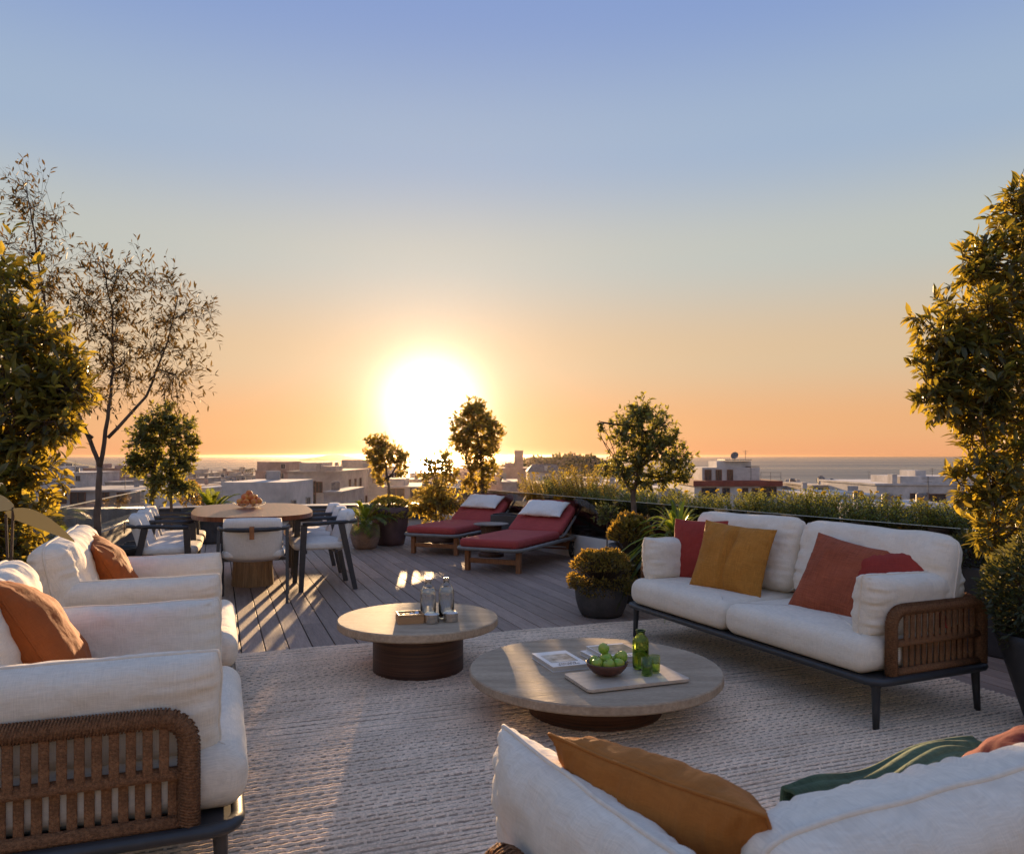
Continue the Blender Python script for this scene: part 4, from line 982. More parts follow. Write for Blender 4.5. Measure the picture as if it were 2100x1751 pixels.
rimv = merge(box(0, -d_/2+0.004, 0.0485, w_, 0.008, 0.014, 0.001), box(0, d_/2-0.004, 0.0485, w_, 0.008, 0.014, 0.001), box(-w_/2+0.004, 0, 0.0485, 0.008, d_-0.0165, 0.014, 0.001), box(w_/2-0.004, 0, 0.0485, 0.008, d_-0.0165, 0.014, 0.001))
obj('rim', rimv, M['boxwood'], bx); obj('box_floor', box(0, 0, 0.004, w_-0.017, d_-0.017, 0.007), M['boxwood'], bx)
M['ball'] = mat('mirror_ball', (0.55, 0.56, 0.62), 0.08, 0.05, 5, metal=0.9)
for k, (x, y, z, tx) in enumerate(((-0.040, -0.020, 0.036, 'silvery glass ball at the left of the wooden box'), (0.012, 0.010, 0.036, 'silvery glass ball in the middle of the wooden box'), (0.044, 0.014, 0.042, 'silvery glass ball at the right end of the wooden box'))):
    b = obj('glass_ball', lathe([(0.001, -0.017)]+[(0.0175*math.cos(R(a)), 0.0175*math.sin(R(a))) for a in range(-75, 80, 15)]+[(0.001, 0.017)], 18), M['ball'], smooth=True)
    b.matrix_world = bx.matrix_basis @ Matrix.Translation((x, y, z)); tag(b, tx, 'glass ball', 'glass balls in the wooden box')

# ---------------------------------------------------------------- dining group
DT = Vector((-2.70, 8.20, 0)); DA = R(19)
dt = thing('dining_table', 'long dining table with rounded teak top and drum pedestals', 'dining table', DT, DA)
obj('table_top', prism(superellipse(0.58, 1.08, 3.2, 72), 0.700, 0.742, 0.012), M['tabletop'], dt)
obj('under_frame', prism(superellipse(0.42, 0.85, 3.0, 40), 0.672, 0.699), M['darkwood'], dt)
def staved(r0, r1, h, n=26):
    V, Fc = [], []
    prof = [(r0, 0.0), (r1, h)]
    parts = []
    for k in range(n):
        a0, a1 = 2*math.pi*k/n+0.006, 2*math.pi*(k+1)/n-0.006
        v = []
        for r, z in prof:
            v += [Vector((r*math.cos(a0), r*math.sin(a0), z)), Vector((r*math.cos(a1), r*math.sin(a1), z)), Vector((r*0.9*math.cos(a1), r*0.9*math.sin(a1), z)), Vector((r*0.9*math.cos(a0), r*0.9*math.sin(a0), z))]
        parts.append((v, [(0, 1, 5, 4), (1, 2, 6, 5), (2, 3, 7, 6), (3, 0, 4, 7), (0, 3, 2, 1), (4, 5, 6, 7)]))
    return parts
for sy in (-0.25, 0.55):
    pd = obj('pedestal', lathe([(0.165, 0.001), (0.140, 0.670)], 32), M['darkwood'], dt); pd.location = (0.0, sy, 0)
    for st in staved(0.205, 0.165, 0.668, 18): obj('stave', st, M['oak'], pd)
def band_cushion(w, h, t, R_, z0, y0, n=18, m=10):
    """upholstered back shell: a thick band bent round the sitter"""
    V, Fc, idx = [], [], {}
    for s in (0, 1):
        for i in range(n+1):
            for j in range(m+1):
                u = -1+2*i/n; v = -1+2*j/m
                edge = i in (0, n) or j in (0, m)
                if edge and s == 1: idx[(1, i, j)] = idx[(0, i, j)]; continue
                a = u*w/2/R_
                th = t/2*(max(0, (1-abs(u)**6)*(1-abs(v)**6)))**0.45*(1 if s else -1)
                rr = R_-th; cr = 1-0.05*(u*u*v*v)
                zz = z0+h/2+v*h/2*(1-0.06*u*u) - (0.0)
                idx[(s, i, j)] = len(V); V.append(Vector((rr*math.sin(a)*cr, y0+R_-rr*math.cos(a)-0.06*v, zz)))
        for i in range(n):
            for j in range(m):
                q = (idx[(s, i, j)], idx[(s, i+1, j)], idx[(s, i+1, j+1)], idx[(s, i, j+1)]); Fc.append(q if s == 0 else q[::-1])
    return V, Fc
def dining_chair(label):
    """front of the chair is +y"""
    r = thing('dining_chair', label, 'dining chair', (0, 0, 0), 0, 'white dining chairs with grey frames')
    pts = [(-0.290, 0.20, 0.640), (-0.300, 0.02, 0.650)]
    for k in range(9):
        a = R(180+180*k/8); pts.append((0.300*math.cos(a), -0.06+0.298*math.sin(a), 0.655))
    pts += [(0.300, 0.02, 0.650), (0.290, 0.20, 0.640)]
    obj('arm_rail', tube(pts, 0.019, 8, up=(0, 0, 1), flat=0.8), M['chairgrey'], r, smooth=True)
    for sx in (-1, 1):
        for y0, y1 in ((0.185, 0.215), (-0.165, -0.300)):
            a, b = Vector((sx*0.288, y0, 0.640)), Vector((sx*0.292, y1, 0.0))
            d = (b-a); sec = 0.016
            n = Vector((1, 0, 0)); m_ = d.normalized().cross(n)
            v = [a+n*s*0.013+m_*q*0.030 for s, q in ((-1, -1), (1, -1), (1, 1), (-1, 1))]+[b+n*s*0.012+m_*q*0.022 for s, q in ((-1, -1), (1, -1), (1, 1), (-1, 1))]
            obj('leg', (v, [(0, 1, 2, 3), (7, 6, 5, 4), (0, 4, 5, 1), (1, 5, 6, 2), (2, 6, 7, 3), (3, 7, 4, 0)]), M['chairgrey'], r)
    obj('seat_frame', merge(box(0, -0.12, 0.375, 0.556, 0.03, 0.03), box(0, 0.17, 0.375, 0.556, 0.03, 0.03)), M['chairgrey'], r)
    s = obj('seat', slab_cushion(0.535, 0.50, 0.075, seed=31, crown=0.02), M['canvas'], r, smooth=True); s.location = (0, 0.03, 0.392)
    obj('backrest', band_cushion(0.55, 0.40, 0.080, 0.42, 0.360, -0.258), M['canvas'], r, smooth=True)
    st = obj('strap', merge(box(0, -0.380, 0.630, 0.040, 0.006, 0.110, 0.002), box(0, -0.352, 0.682, 0.040, 0.050, 0.006, 0.002)), M['leather'], r)
    return r
ch0 = dining_chair('white dining chair at the head of the table, its back to the lounge')
dm = Matrix.Translation(DT) @ Matrix.Rotation(DA, 4, 'Z')
def put(o, x, y, turn): 
    p = dm @ Vector((x, y, 0)); o.location = p; o.rotation_euler = (0, 0, DA+R(turn))
put(ch0, 0.0, -1.10, -4)
order = ('nearest', 'middle', 'farthest')
for k, y in enumerate((-0.55, 0.02, 0.59)):
    c = copy_tree(ch0); c['label'] = 'white dining chair on the left long side of the table, %s of the three' % order[k]; put(c, -0.76, y, -90+(-2, 1, 2)[k])
    c = copy_tree(ch0); c['label'] = 'white dining chair on the long side nearest the loungers, %s of the three' % order[k]; put(c, 0.63, y-0.04, 90+(2, -2, 1)[k])
fp = dm @ Vector((-0.03, 0.28, 0.743))
M['dishglass'] = glass_mat('dish_glass', (0.88, 0.84, 0.80))
fd = thing('fruit_dish', 'wide glass dish of peaches on the dining table', 'dish', fp)
obj('dish', lathe([(0.06, 0.0), (0.075, 0.004), (0.12, 0.022), (0.172, 0.050), (0.170, 0.054), (0.118, 0.027), (0.07, 0.009)], 40), M['dishglass'], fd, smooth=True)
ps = [(0.10*math.cos(k*2*math.pi/8), 0.10*math.sin(k*2*math.pi/8), 0.062) for k in range(8)]+[(0.05*math.cos(0.5+k*2*math.pi/5), 0.05*math.sin(0.5+k*2*math.pi/5), 0.108) for k in range(5)]+[(0.0, 0.0, 0.150)]
me_p = None
names8 = ['at the right end of the glass dish', 'at the right rear of the glass dish', 'at the rear of the glass dish', 'at the left rear of the glass dish', 'at the left end of the glass dish', 'at the left front of the glass dish', 'at the front of the glass dish', 'at the right front of the glass dish']
names5 = ['in the second layer on the right side', 'in the second layer at the back', 'in the second layer on the left side', 'in the second layer at the left front', 'in the second layer at the right front']
for k, p in enumerate(ps):
    if me_p is None: o = obj('peach', apple_parts(0.038), M['peach'], smooth=True); me_p = o.data
    else: o = link('peach', me_p)
    o.location = fp+Vector(p); o.rotation_euler = (k*1.3, k*0.7, k*2.1); s_ = 1+0.06*math.sin(k*2.7); o.scale = (s_, s_, s_)
    tag(o, 'ripe peach '+(names8[k] if k < 8 else names5[k-8]+' of the glass dish' if k < 13 else 'on the very top of the glass dish'), 'peach', 'peaches in the glass dish')

# ---------------------------------------------------------------- sun loungers
def lounger(label):
    r = thing('sun_lounger', label, 'sun lounger', (0, 0, 0), 0, 'red sun loungers')
    W2, y0, y1, yh = 0.40, -0.16, 1.86, 1.14
    fr = [(x, y+(y0+y1)/2) for x, y in rounded_rect(2*W2, y1-y0, 0.13, 6)]
    obj('frame', tube([(x, y, 0.262) for x, y in fr], 0.022, 8, closed=True, up=(0, 0, 1), flat=1.0), M['sidegrey'], r, smooth=True)
    for k in range(12): obj('slat', box(0, y0+0.12+k*0.155, 0.262, 2*W2-0.05, 0.06, 0.018), M['teak'], r)
    for sx in (-1, 1): obj('leg', box(sx*0.32, 0.0, 0.120, 0.055, 0.055, 0.245, 0.006), M['teak'], r)
    obj('stretcher', box(0, 0.0, 0.115, 0.583, 0.028, 0.055, 0.004), M['teak'], r)
    for sx in (-1, 1):
        obj('rear_leg', box(sx*0.32, 1.50, 0.185, 0.045, 0.05, 0.13, 0.005), M['teak'], r)
        wv = tube([(0, 0.092*math.cos(a), 0.092*math.sin(a)) for a in [2*math.pi*k/28 for k in range(28)]], 0.017, 8, closed=True, up=(1, 0, 0), flat=0.8)
        wl = obj('wheel', wv, M['rubber'], r, smooth=True); wl.location = (sx*0.365, 1.52, 0.110)
        sp = merge(*[tube([(0, 0, 0), (0, 0.085*math.cos(a), 0.085*math.sin(a))], 0.007, 5) for a in [2*math.pi*k/6 for k in range(6)]], tube([(-0.02, 0, 0), (0.02, 0, 0)], 0.02, 10))
        obj('wheel_spokes', sp, M['char'], wl)
    obj('axle', tube([(-0.36, 1.52, 0.110), (0.36, 1.52, 0.110)], 0.010, 6), M['teak'], r)
    obj('rear_stretcher', box(0, 1.50, 0.17, 0.594, 0.028, 0.05, 0.004), M['teak'], r)
    s = obj('seat_cushion', slab_cushion(0.74, yh-y0-0.03, 0.10, seed=3, crown=0.012), M['lounger_red'], r, smooth=True); s.location = (0, (yh+y0)/2, 0.272)
    b = obj('back_cushion', slab_cushion(0.74, 0.78, 0.085, seed=4, crown=0.012), M['lounger_red'], r, smooth=True)
    ang = R(27)
    b.matrix_local = Matrix.Translation((0, yh+0.01, 0.300)) @ Matrix.Rotation(ang, 4, 'X') @ Matrix.Translation((0, 0.38, 0))
    bk = obj('back_frame', tube([(x, y+0.39, -0.012) for x, y in rounded_rect(0.76, 0.80, 0.09)], 0.016, 8, closed=True, up=(0, 0, 1)), M['sidegrey'], r, smooth=True)
    bk.matrix_local = Matrix.Translation((0, yh+0.01, 0.300)) @ Matrix.Rotation(ang, 4, 'X')
    for sx in (-1, 1): obj('prop', tube([(sx*0.30, 1.62, 0.262), (sx*0.30, yh+0.52, 0.535)], 0.012, 6), M['teak'], r)
    return r
LA = R(-25.5)
l1 = lounger('red cushioned sun lounger nearer the lounge, with a wheel at its head'); l1.location = (-0.215, 8.83, 0); l1.rotation_euler = (0, 0, LA)
l2 = copy_tree(l1); l2['label'] = 'red cushioned sun lounger farther back, next to the pots and small trees'; l2.location = (-1.02, 10.39, 0); l2.rotation_euler = (0, 0, LA+R(2))
bpy.context.view_layer.update()
for l, tx, sd in ((l1, 'white head pillow on the nearer red lounger', 1), (l2, 'white head pillow on the farther red lounger', 2)):
    vf, ring = cushion(0.60, 0.36, 0.13, p=2.4, q=0.6, pinch=0.06, seed=sd, n=22, wr=0.006, puck=0.010)
    o = obj('pillow', vf, M['canvas'], None, smooth=True)
    o.matrix_world = l.matrix_basis @ Matrix.Translation((0, 1.15, 0.300)) @ Matrix.Rotation(R(27), 4, 'X') @ Matrix.Translation((0, 0.42, 0.145)) @ Matrix.Rotation(R(-3), 4, 'Z') @ Matrix.Rotation(R(-90), 4, 'X')
    tag(o, tx, 'pillow', 'white pillows on the red loungers')
st = thing('side_table', 'small round side table with ribbed drum foot between the loungers', 'side table', (-0.27, 10.2, 0))
obj('table_top', lathe([(0.19, 0.400), (0.228, 0.412), (0.228, 0.420), (0.222, 0.424)], 40), M['sidegrey'], st)
obj('base', flute(lathe([(0.165, 0.0), (0.165, 0.04), (0.135, 0.05), (0.128, 0.30), (0.14, 0.399)], 96), 0.02, 24, 0.045, 0.39), M['darkwood'], st)

# ---------------------------------------------------------------- plants
def leaf_template(l, w, droop=0.15, fold=0.18):
    """pointed oval leaf along +x, folded at the midrib; base at the origin"""
    c = [(0, 0, 0), (0.33, 0, -0.02), (0.70, 0, -0.35*droop-0.02), (1.0, 0, -droop)]
    V = [Vector((x*l, y, z*l)) for x, y, z in c]
    for s in (-1, 1):
        V += [Vector((0.28*l, s*w*0.44, fold*w*0.5)), Vector((0.66*l, s*w*0.42, fold*w*0.5-0.3*droop*l))]
    Fc = [(0, 1, 4), (4, 1, 2, 5), (5, 2, 3), (0, 6, 1), (6, 7, 2, 1), (7, 3, 2)]
    return V, Fc
def frames(d, up, rnd):
    """rotation whose x axis is d"""
    x = d.normalized(); z = up-x*up.dot(x)
    if z.length < 1e-4: z = x.orthogonal()
    z.normalize(); y = z.cross(x)
    return Matrix((x, y, z)).transposed()
def foliage_mesh(name, items, tmpl, m):
    """items: (position, 3x3 rotation, scale)"""
    V0 = np.array([tuple(v) for v in tmpl[0]]); nv = len(V0); N = len(items)
    Rm = np.array([[list(r) for r in it[1]] for it in items]).reshape(N, 3, 3); S = np.array([it[2] for it in items]).reshape(N, 1, 1); P = np.array([tuple(it[0]) for it in items]).reshape(N, 1, 3)
    V = np.einsum('nij,kj->nki', Rm, V0)*S+P
    tri = [f for f in tmpl[1]]
    loops = np.array([i for f in tri for i in f]); sizes = np.array([len(f) for f in tri])
    LI = (loops[None, :]+(np.arange(N)*nv)[:, None]).ravel()
    st = np.concatenate([[0], np.cumsum(np.tile(sizes, N))[:-1]])
    me = bpy.data.meshes.new(name)
    me.vertices.add(N*nv); me.vertices.foreach_set('co', V.astype(np.float32).ravel())
    me.loops.add(len(LI)); me.loops.foreach_set('vertex_index', LI.astype(np.int32))
    me.polygons.add(N*len(sizes)); me.polygons.foreach_set('loop_start', st.astype(np.int32))
    me.update(calc_edges=True); me.materials.append(m)
    return me
def bez(a, b, c, n=5):
    return [a*(1-t)**2+b*2*t*(1-t)+c*t*t for t in [i/(n-1) for i in range(n)]]
def plant(name, label, cat, loc, trunks, blobs, leaf, m, seed, twig_len=0.3, per=12, nleaf=0, group=None, bark='bark', twigr=0.0035, limbs=3, up=0.25, ncap=None):
    """woody plant. trunks: [(points, radius0, radius1)] in world coordinates; blobs: [(centre, (rx, ry, rz), twigs)]"""
    rnd = random.Random(seed); loc = Vector(loc)
    root = thing(name, label, cat, loc, 0, group)
    tv, samples = [], []
    for pts, r0, r1 in trunks:
        P = [Vector(p)-loc for p in pts]
        Q = []
        for i in range(len(P)-1):
            for s in range(4): Q.append(P[i].lerp(P[i+1], s/4)+Vector((rnd.gauss(0, r0*0.15), rnd.gauss(0, r0*0.15), 0)))
        Q.append(P[-1])
        rr = [r0+(r1-r0)*i/(len(Q)-1) for i in range(len(Q))]
        tv.append(tube(Q, rr, 8)); samples += list(zip(Q[len(Q)//2:], rr[len(Q)//2:]))
    limb = []
    base_samples = list(samples)
    for c, rad, nt in blobs:
        c = Vector(c)-loc
        q, r0 = min(base_samples, key=lambda s: (s[0]-c).length+max(0, s[0].z-c.z)*1.5)
        for k in range(limbs):
            e = c+Vector((rnd.uniform(-1, 1)*rad[0], rnd.uniform(-1, 1)*rad[1], rnd.uniform(-0.5, 1)*rad[2]))*0.55
            mid = q.lerp(e, 0.5)+Vector((rnd.gauss(0, 0.05), rnd.gauss(0, 0.05), -0.08*(e-q).length))
            path = bez(q, mid, e, 7); ra = min(r0*0.55, 0.014)
            limb.append(tube(path, [ra+(twigr-ra)*i/6 for i in range(7)], 5)); samples += [(p, twigr) for p in path[2:]]
    obj('trunk', merge(*tv), M[bark], root, smooth=True)
    items, tw = [], []
    for c, rad, nt in blobs:
        c = Vector(c)-loc
        near = sorted(samples, key=lambda s: (s[0]-c).length)[:60]
        for k in range(nt):
            d = Vector((rnd.gauss(0, 1), rnd.gauss(0, 1), rnd.gauss(0, 1))).normalized(); rr = rnd.random()**0.40
            e = c+Vector((d.x*rad[0], d.y*rad[1], d.z*rad[2]))*rr
            q = min(rnd.sample(near, min(len(near), 14)), key=lambda s: (s[0]-e).length)[0]
            v = e-q
            if v.length > twig_len*2: q = e-v.normalized()*twig_len*2; v = e-q
            path = bez(q, q.lerp(e, 0.5)+Vector((0, 0, -0.06*v.length+rnd.gauss(0, 0.02))), e+Vector((0, 0, up*0.15*v.length)), 4)
            tw.append(tube(path, [twigr, twigr*0.8, twigr*0.6, twigr*0.35], 3, cap=False))
            L_ = max(v.length, 0.05)
            for i in range(per):
                t = 1-0.75*rnd.random()**1.5
                j = min(2, int(t*3)); f = t*3-j; p = path[j].lerp(path[j+1], f)
                ax = (path[j+1]-path[j]).normalized()
                out = Vector((rnd.gauss(0, 1), rnd.gauss(0, 1), rnd.gauss(0, 1))); out = (out-ax*out.dot(ax)).normalized()
                dr = (ax*0.6+out*0.8+Vector((0, 0, up*rnd.uniform(-0.5, 1)))).normalized()
                items.append((p, frames(dr, Vector((rnd.gauss(0, 0.5), rnd.gauss(0, 0.5), 1)), rnd), rnd.uniform(0.55, 1.25)))
    if limb or tw: obj('branches', merge(*limb, *tw), M['twig'], root)
    tm = leaf_template(*leaf)
    if nleaf:
        items.sort(key=lambda it: (it[0]+loc-Vector((0, 0, CAM_Z))).length)
        me = bpy.data.meshes.new('leaf'); me.from_pydata([tuple(v) for v in tm[0]], [], tm[1]); me.materials.append(M[m])
        # the leaves that show largest, each on its own; only those inside the picture
        shown = []
        rest = []
        for it in items:
            w = it[0]+loc; u = CU+w.x/w.y*F; vv = HV-(w.z-CAM_Z)/w.y*F
            if len(shown) < nleaf and 5 < u < 2095 and vv < 1400 and rnd.random() < 0.8: shown.append(it)
            else: rest.append(it)
        for p, rm_, s in shown:
            o = link('leaf', me, root); o.matrix_local = Matrix.Translation(p) @ rm_.to_4x4() @ Matrix.Scale(s, 4)
        items = rest
    fo = link('foliage', foliage_mesh('foliage', items, tm, M[m]), root); fo['kind'] = 'stuff'
    return root
def bl(u, v, d, r, n, sx=1.0, sz=1.0, sy=1.0): return (W(u, v, d), (r*sx, r*sy, r*sz), n)

def pot(root, r0, r1, h, m, rim=0.02, z=0.0, bulge=0.0, soil=True, name='pot'):
    prof = [(r0*0.9, 0.0), (r0, 0.01)]
    for k in range(1, 8):
        t = k/8; prof.append((r0+(r1-r0)*t+bulge*math.sin(t*math.pi), h*t))
    prof += [(r1, h), (r1-rim, h), (r1-rim, h-0.04)]
    p = obj(name, lathe(prof, 40, True, False), M[m], root, smooth=True)
    if soil: obj('soil', lathe([(r1-rim-0.001, h-0.035), (0.02, h-0.03)], 24, False, True), M['soil'], root)
    return p
def frond_fan(name, label, cat, loc, n, length, m, seed, z0=0.0, arch=1.0, leaflets=22, lw=0.022, ll=0.22, potspec=None, group=None, spread=1.0, zdir=None):
    """palm-like tuft: every frond is a part of its own"""
    rnd = random.Random(seed); r = thing(name, label, cat, loc, 0, group)
    if potspec: pot(r, *potspec)
    for k in range(n):
        a = 2.399*k+rnd.uniform(-0.3, 0.3); el = R(rnd.uniform(28, 82)); L_ = length*rnd.uniform(0.75, 1.1)
        dr = Vector((math.cos(a)*math.cos(el)*spread, math.sin(a)*math.cos(el)*spread, math.sin(el)))
        pts = []
        for i in range(9):
            t = i/8; pts.append(Vector((0, 0, z0))+dr*L_*t+Vector((0, 0, -arch*0.55*L_*t*t*(1.1-0.5*math.sin(el)))))
        parts = [tube(pts, [0.007-0.0055*i/8 for i in range(9)], 4)]
        V, Fc = [], []
        for i in range(leaflets):
            t = 0.18+0.82*i/leaflets; j = min(7, int(t*8)); p = pts[j].lerp(pts[j+1], t*8-j); ax = (pts[j+1]-pts[j]).normalized()
            sd = ax.cross(Vector((0, 0, 1)));
            if sd.length < 0.05: sd = Vector((1, 0, 0))
            sd.normalize()
            for s in (-1, 1):
                l2 = ll*math.sin(math.pi*(0.12+0.80*t))*rnd.uniform(0.85, 1.1)+0.03
                d2 = (ax*0.75+sd*s*0.75+Vector((0, 0, 0.12))).normalized(); tip = p+d2*l2+Vector((0, 0, -0.28*l2)); mid = p+d2*l2*0.5
                ww = d2.cross(Vector((0, 0, 1))).normalized()*lw*0.5
                b = len(V); V += [p-ww*0.4, p+ww*0.4, mid+ww, mid-ww, tip]; Fc += [(b, b+1, b+2, b+3), (b+3, b+2, b+4)]
        obj('frond', merge((V, Fc), *parts), M[m], r)
    return r
def blade_tuft(name, label, cat, loc, n, length, width, m, seed, z0=0.0, potspec=None, group=None, lean=(15, 75), droop=0.9, part='blade'):
    """tuft of long arching strap leaves, each a part of its own"""
    rnd = random.Random(seed); r = thing(name, label, cat, loc, 0, group)
    if potspec: pot(r, *potspec)
    for k in range(n):
        a = 2.399*k+rnd.uniform(-0.4, 0.4); el = R(rnd.uniform(*lean)); L_ = length*rnd.uniform(0.65, 1.1); ww = width*rnd.uniform(0.8, 1.2)
        h = Vector((math.cos(a), math.sin(a), 0)); sd = Vector((-h.y, h.x, 0))
        V, Fc = [], []
        for i in range(8):
            t = i/7; c = h*L_*t*math.cos(el)+Vector((0, 0, z0+L_*t*math.sin(el)-droop*0.5*L_*t*t*(0.4+math.cos(el))))
            w_ = ww*0.5*math.sin(math.pi*min(1, 0.18+0.84*t))**0.7 if t < 1 else 0.001
            V += [c-sd*w_+Vector((0, 0, w_*0.35)), c, c+sd*w_+Vector((0, 0, w_*0.35))]
        for i in range(7):
            Fc += [(i*3, i*3+1, i*3+4, i*3+3), (i*3+1, i*3+2, i*3+5, i*3+4)]
        obj(part, (V, Fc), M[m], r, smooth=True)
    return r
def shrub_ball(name, label, cat, loc, zc, rx, rz, n, leaf, m, seed, potspec=None, group=None, flat_bottom=-0.7, drape=0.0):
    """dense clipped ball of small leaves on fine twigs, with an uneven surface"""
    rnd = random.Random(seed); r = thing(name, label, cat, loc, 0, group)
    if potspec: pot(r, *potspec)
    off = Vector((seed*1.3, seed*0.7, 0)); items, tw = [], []
    for k in range(n):
        d = Vector((rnd.gauss(0, 1), rnd.gauss(0, 1), rnd.gauss(0, 1))).normalized()
        if d.z < flat_bottom: d.z = -d.z
        s = (1+0.22*noise.noise(d*2.2+off)+0.12*noise.noise(d*6+off))*(0.72+0.30*rnd.random()**0.5)
        p = Vector((d.x*rx*s, d.y*rx*s, zc+d.z*rz*s - (drape*(d.x*d.x+d.y*d.y) if d.z < 0.2 else 0)))
        dr = (d+Vector((rnd.gauss(0, 0.6), rnd.gauss(0, 0.6), rnd.gauss(0, 0.6)+0.3))).normalized()
        items.append((p, frames(dr, Vector((rnd.gauss(0, 1), rnd.gauss(0, 1), rnd.gauss(0, 1)+0.5)), rnd), rnd.uniform(0.6, 1.3)))
        if k % 9 == 0: tw.append(tube([Vector((0, 0, zc-rz*0.7)).lerp(p, 0.35), p+dr*leaf[0]*0.5], [0.003, 0.001], 3, cap=False))
    obj('branches', merge(*tw), M['twig'], r)
    fo = link('foliage', foliage_mesh('foliage', items, leaf_template(*leaf), M[m]), r); fo['kind'] = 'stuff'
    return r
def herb(label, loc, h, w, stems, seed, flowers=0, m='leaf_herb', name='flowering_herb', cat='plant', group=None, leafl=0.046):
    """upright many-stemmed herb, with yellow flower heads each of its own"""
    rnd = random.Random(seed); r = thing(name, label, cat, loc, 0, group)
    items, tw, tips = [], [], []
    for k in range(stems):
        a = rnd.uniform(0, 2*math.pi); q = rnd.random()**0.5
        b = Vector((math.cos(a)*w*0.55*q, math.sin(a)*w*0.55*q, 0)); hh = h*rnd.uniform(0.55, 1.05)
        t = b+Vector((math.cos(a)*w*0.35*q+rnd.gauss(0, 0.03), math.sin(a)*w*0.35*q+rnd.gauss(0, 0.03), hh))
        path = bez(b, b+Vector((0, 0, hh*0.55)), t, 5); tw.append(tube(path, 0.0022, 3, cap=False)); tips.append(t)
        for i in range(34):
            s = 0.10+0.90*i/34; j = min(3, int(s*4)); p = path[j].lerp(path[j+1], s*4-j); aa = i*2.4+k
            dr = Vector((math.cos(aa), math.sin(aa), 0.75)).normalized()
            items.append((p, frames(dr, Vector((0, 0, 1)), rnd), rnd.uniform(0.7, 1.2)))
    obj('stems', merge(*tw), M['twig'], r)
    fo = link('foliage', foliage_mesh('foliage', items, leaf_template(leafl, leafl*0.30), M[m]), r); fo['kind'] = 'stuff'
    if flowers:
        V, Fc = [], []
        for i in range(11):
            a = 2*math.pi*i/11; d = Vector((math.cos(a), math.sin(a), 0.25)); s = Vector((-d.y, d.x, 0))*0.008
            b = len(V); V += [d*0.004-s*0.5, d*0.004+s*0.5, d*0.022+s+Vector((0, 0, 0.003)), d*0.022-s+Vector((0, 0, 0.003)), d*0.031]; Fc += [(b, b+1, b+2, b+3), (b+3, b+2, b+4)]
        cv, cf = lathe([(0.001, 0), (0.009, 0.002), (0.010, 0.008), (0.005, 0.013), (0.001, 0.014)], 10)
        fv, ff = merge((V, Fc), (cv, cf))
        global ME_FLOWER
        if 'ME_FLOWER' not in globals():
            ME_FLOWER = bpy.data.meshes.new('flower_head'); ME_FLOWER.from_pydata([tuple(p) for p in fv], [], ff); ME_FLOWER.materials.append(M['petal'])
        tips.sort(key=lambda p: -p.z+rnd.uniform(0, 0.3)*h)
        st = []
        for k in range(min(flowers, len(tips))):
            p = tips[k]+Vector((rnd.gauss(0, 0.01), rnd.gauss(0, 0.01), rnd.uniform(0.0, 0.03))); st.append(tube([tips[k], p], 0.0016, 3))
            o = link('flower_head', ME_FLOWER, r); o.location = p; o.rotation_euler = (rnd.gauss(0.25, 0.35), rnd.gauss(0, 0.35), rnd.uniform(0, 6)); s_ = rnd.uniform(0.6, 0.95); o.scale = (s_,)*3
        obj('flower_stalks', merge(*st), M['twig'], r)
    return r

# --- left side
d = 7.3
base = Vector((W(205, 936, d).x, d, 0.30)); 
f0 = W(205, 960, d)
plant('thin_tree', 'tall airy tree with sparse narrow leaves and a forked trunk behind the armchairs', 'tree', (base.x, base.y, 0),
      [([(base.x-0.02, d, 0), W(200, 1050, d), f0], 0.038, 0.025),
       ([f0, W(178, 890, d), W(135, 800, d-0.1), W(95, 650, d-0.2), W(70, 480, d-0.2), W(52, 380, d-0.2)], 0.022, 0.004),
       ([f0, W(222, 860, d), W(232, 760, d+0.1), W(230, 640, d+0.1), W(210, 540, d)], 0.022, 0.004),
       ([W(222, 900, d), W(300, 815, d+0.2), W(345, 700, d+0.3), W(365, 610, d+0.3)], 0.017, 0.004),
       ([W(190, 900, d), W(140, 865, d-0.2), W(60, 760, d-0.3), W(20, 600, d-0.3)], 0.015, 0.004)],
      [bl(45, 425, d-0.2, 0.415, 77, 1.1, 1.25), bl(95, 520, d-0.2, 0.439, 87), bl(150, 590, d, 0.488, 118), bl(230, 600, d+0.1, 0.464, 118), bl(265, 690, d+0.2, 0.488, 125), bl(180, 700, d, 0.488, 118), bl(350, 640, d+0.3, 0.464, 95), bl(365, 730, d+0.3, 0.439, 82), bl(250, 790, d+0.2, 0.488, 95), bl(350, 810, d+0.3, 0.439, 55), bl(300, 560, d+0.2, 0.317, 42), bl(410, 640, d+0.3, 0.195, 17), bl(170, 800, d, 0.415, 70), bl(60, 650, d-0.3, 0.488, 87)],
      (0.068, 0.017, 0.1, 0.2), 'leaf_thin', 21, twig_len=0.32, per=5, nleaf=0, up=0.35, twigr=0.0018, limbs=2)
tp = thing('round_pot', 'dark round pot at the foot of the tall airy tree', 'pot', (base.x+0.02, base.y-0.02, 0)); pot(tp, 0.19, 0.26, 0.34, 'pot_black')
rb = thing('round_pot', 'large dark tub with a bronze lip beside the nearest left dining chair', 'pot', (W(238, 1120, 7.6).x, 7.55, 0)); pot(rb, 0.20, 0.25, 0.42, 'pot_black')

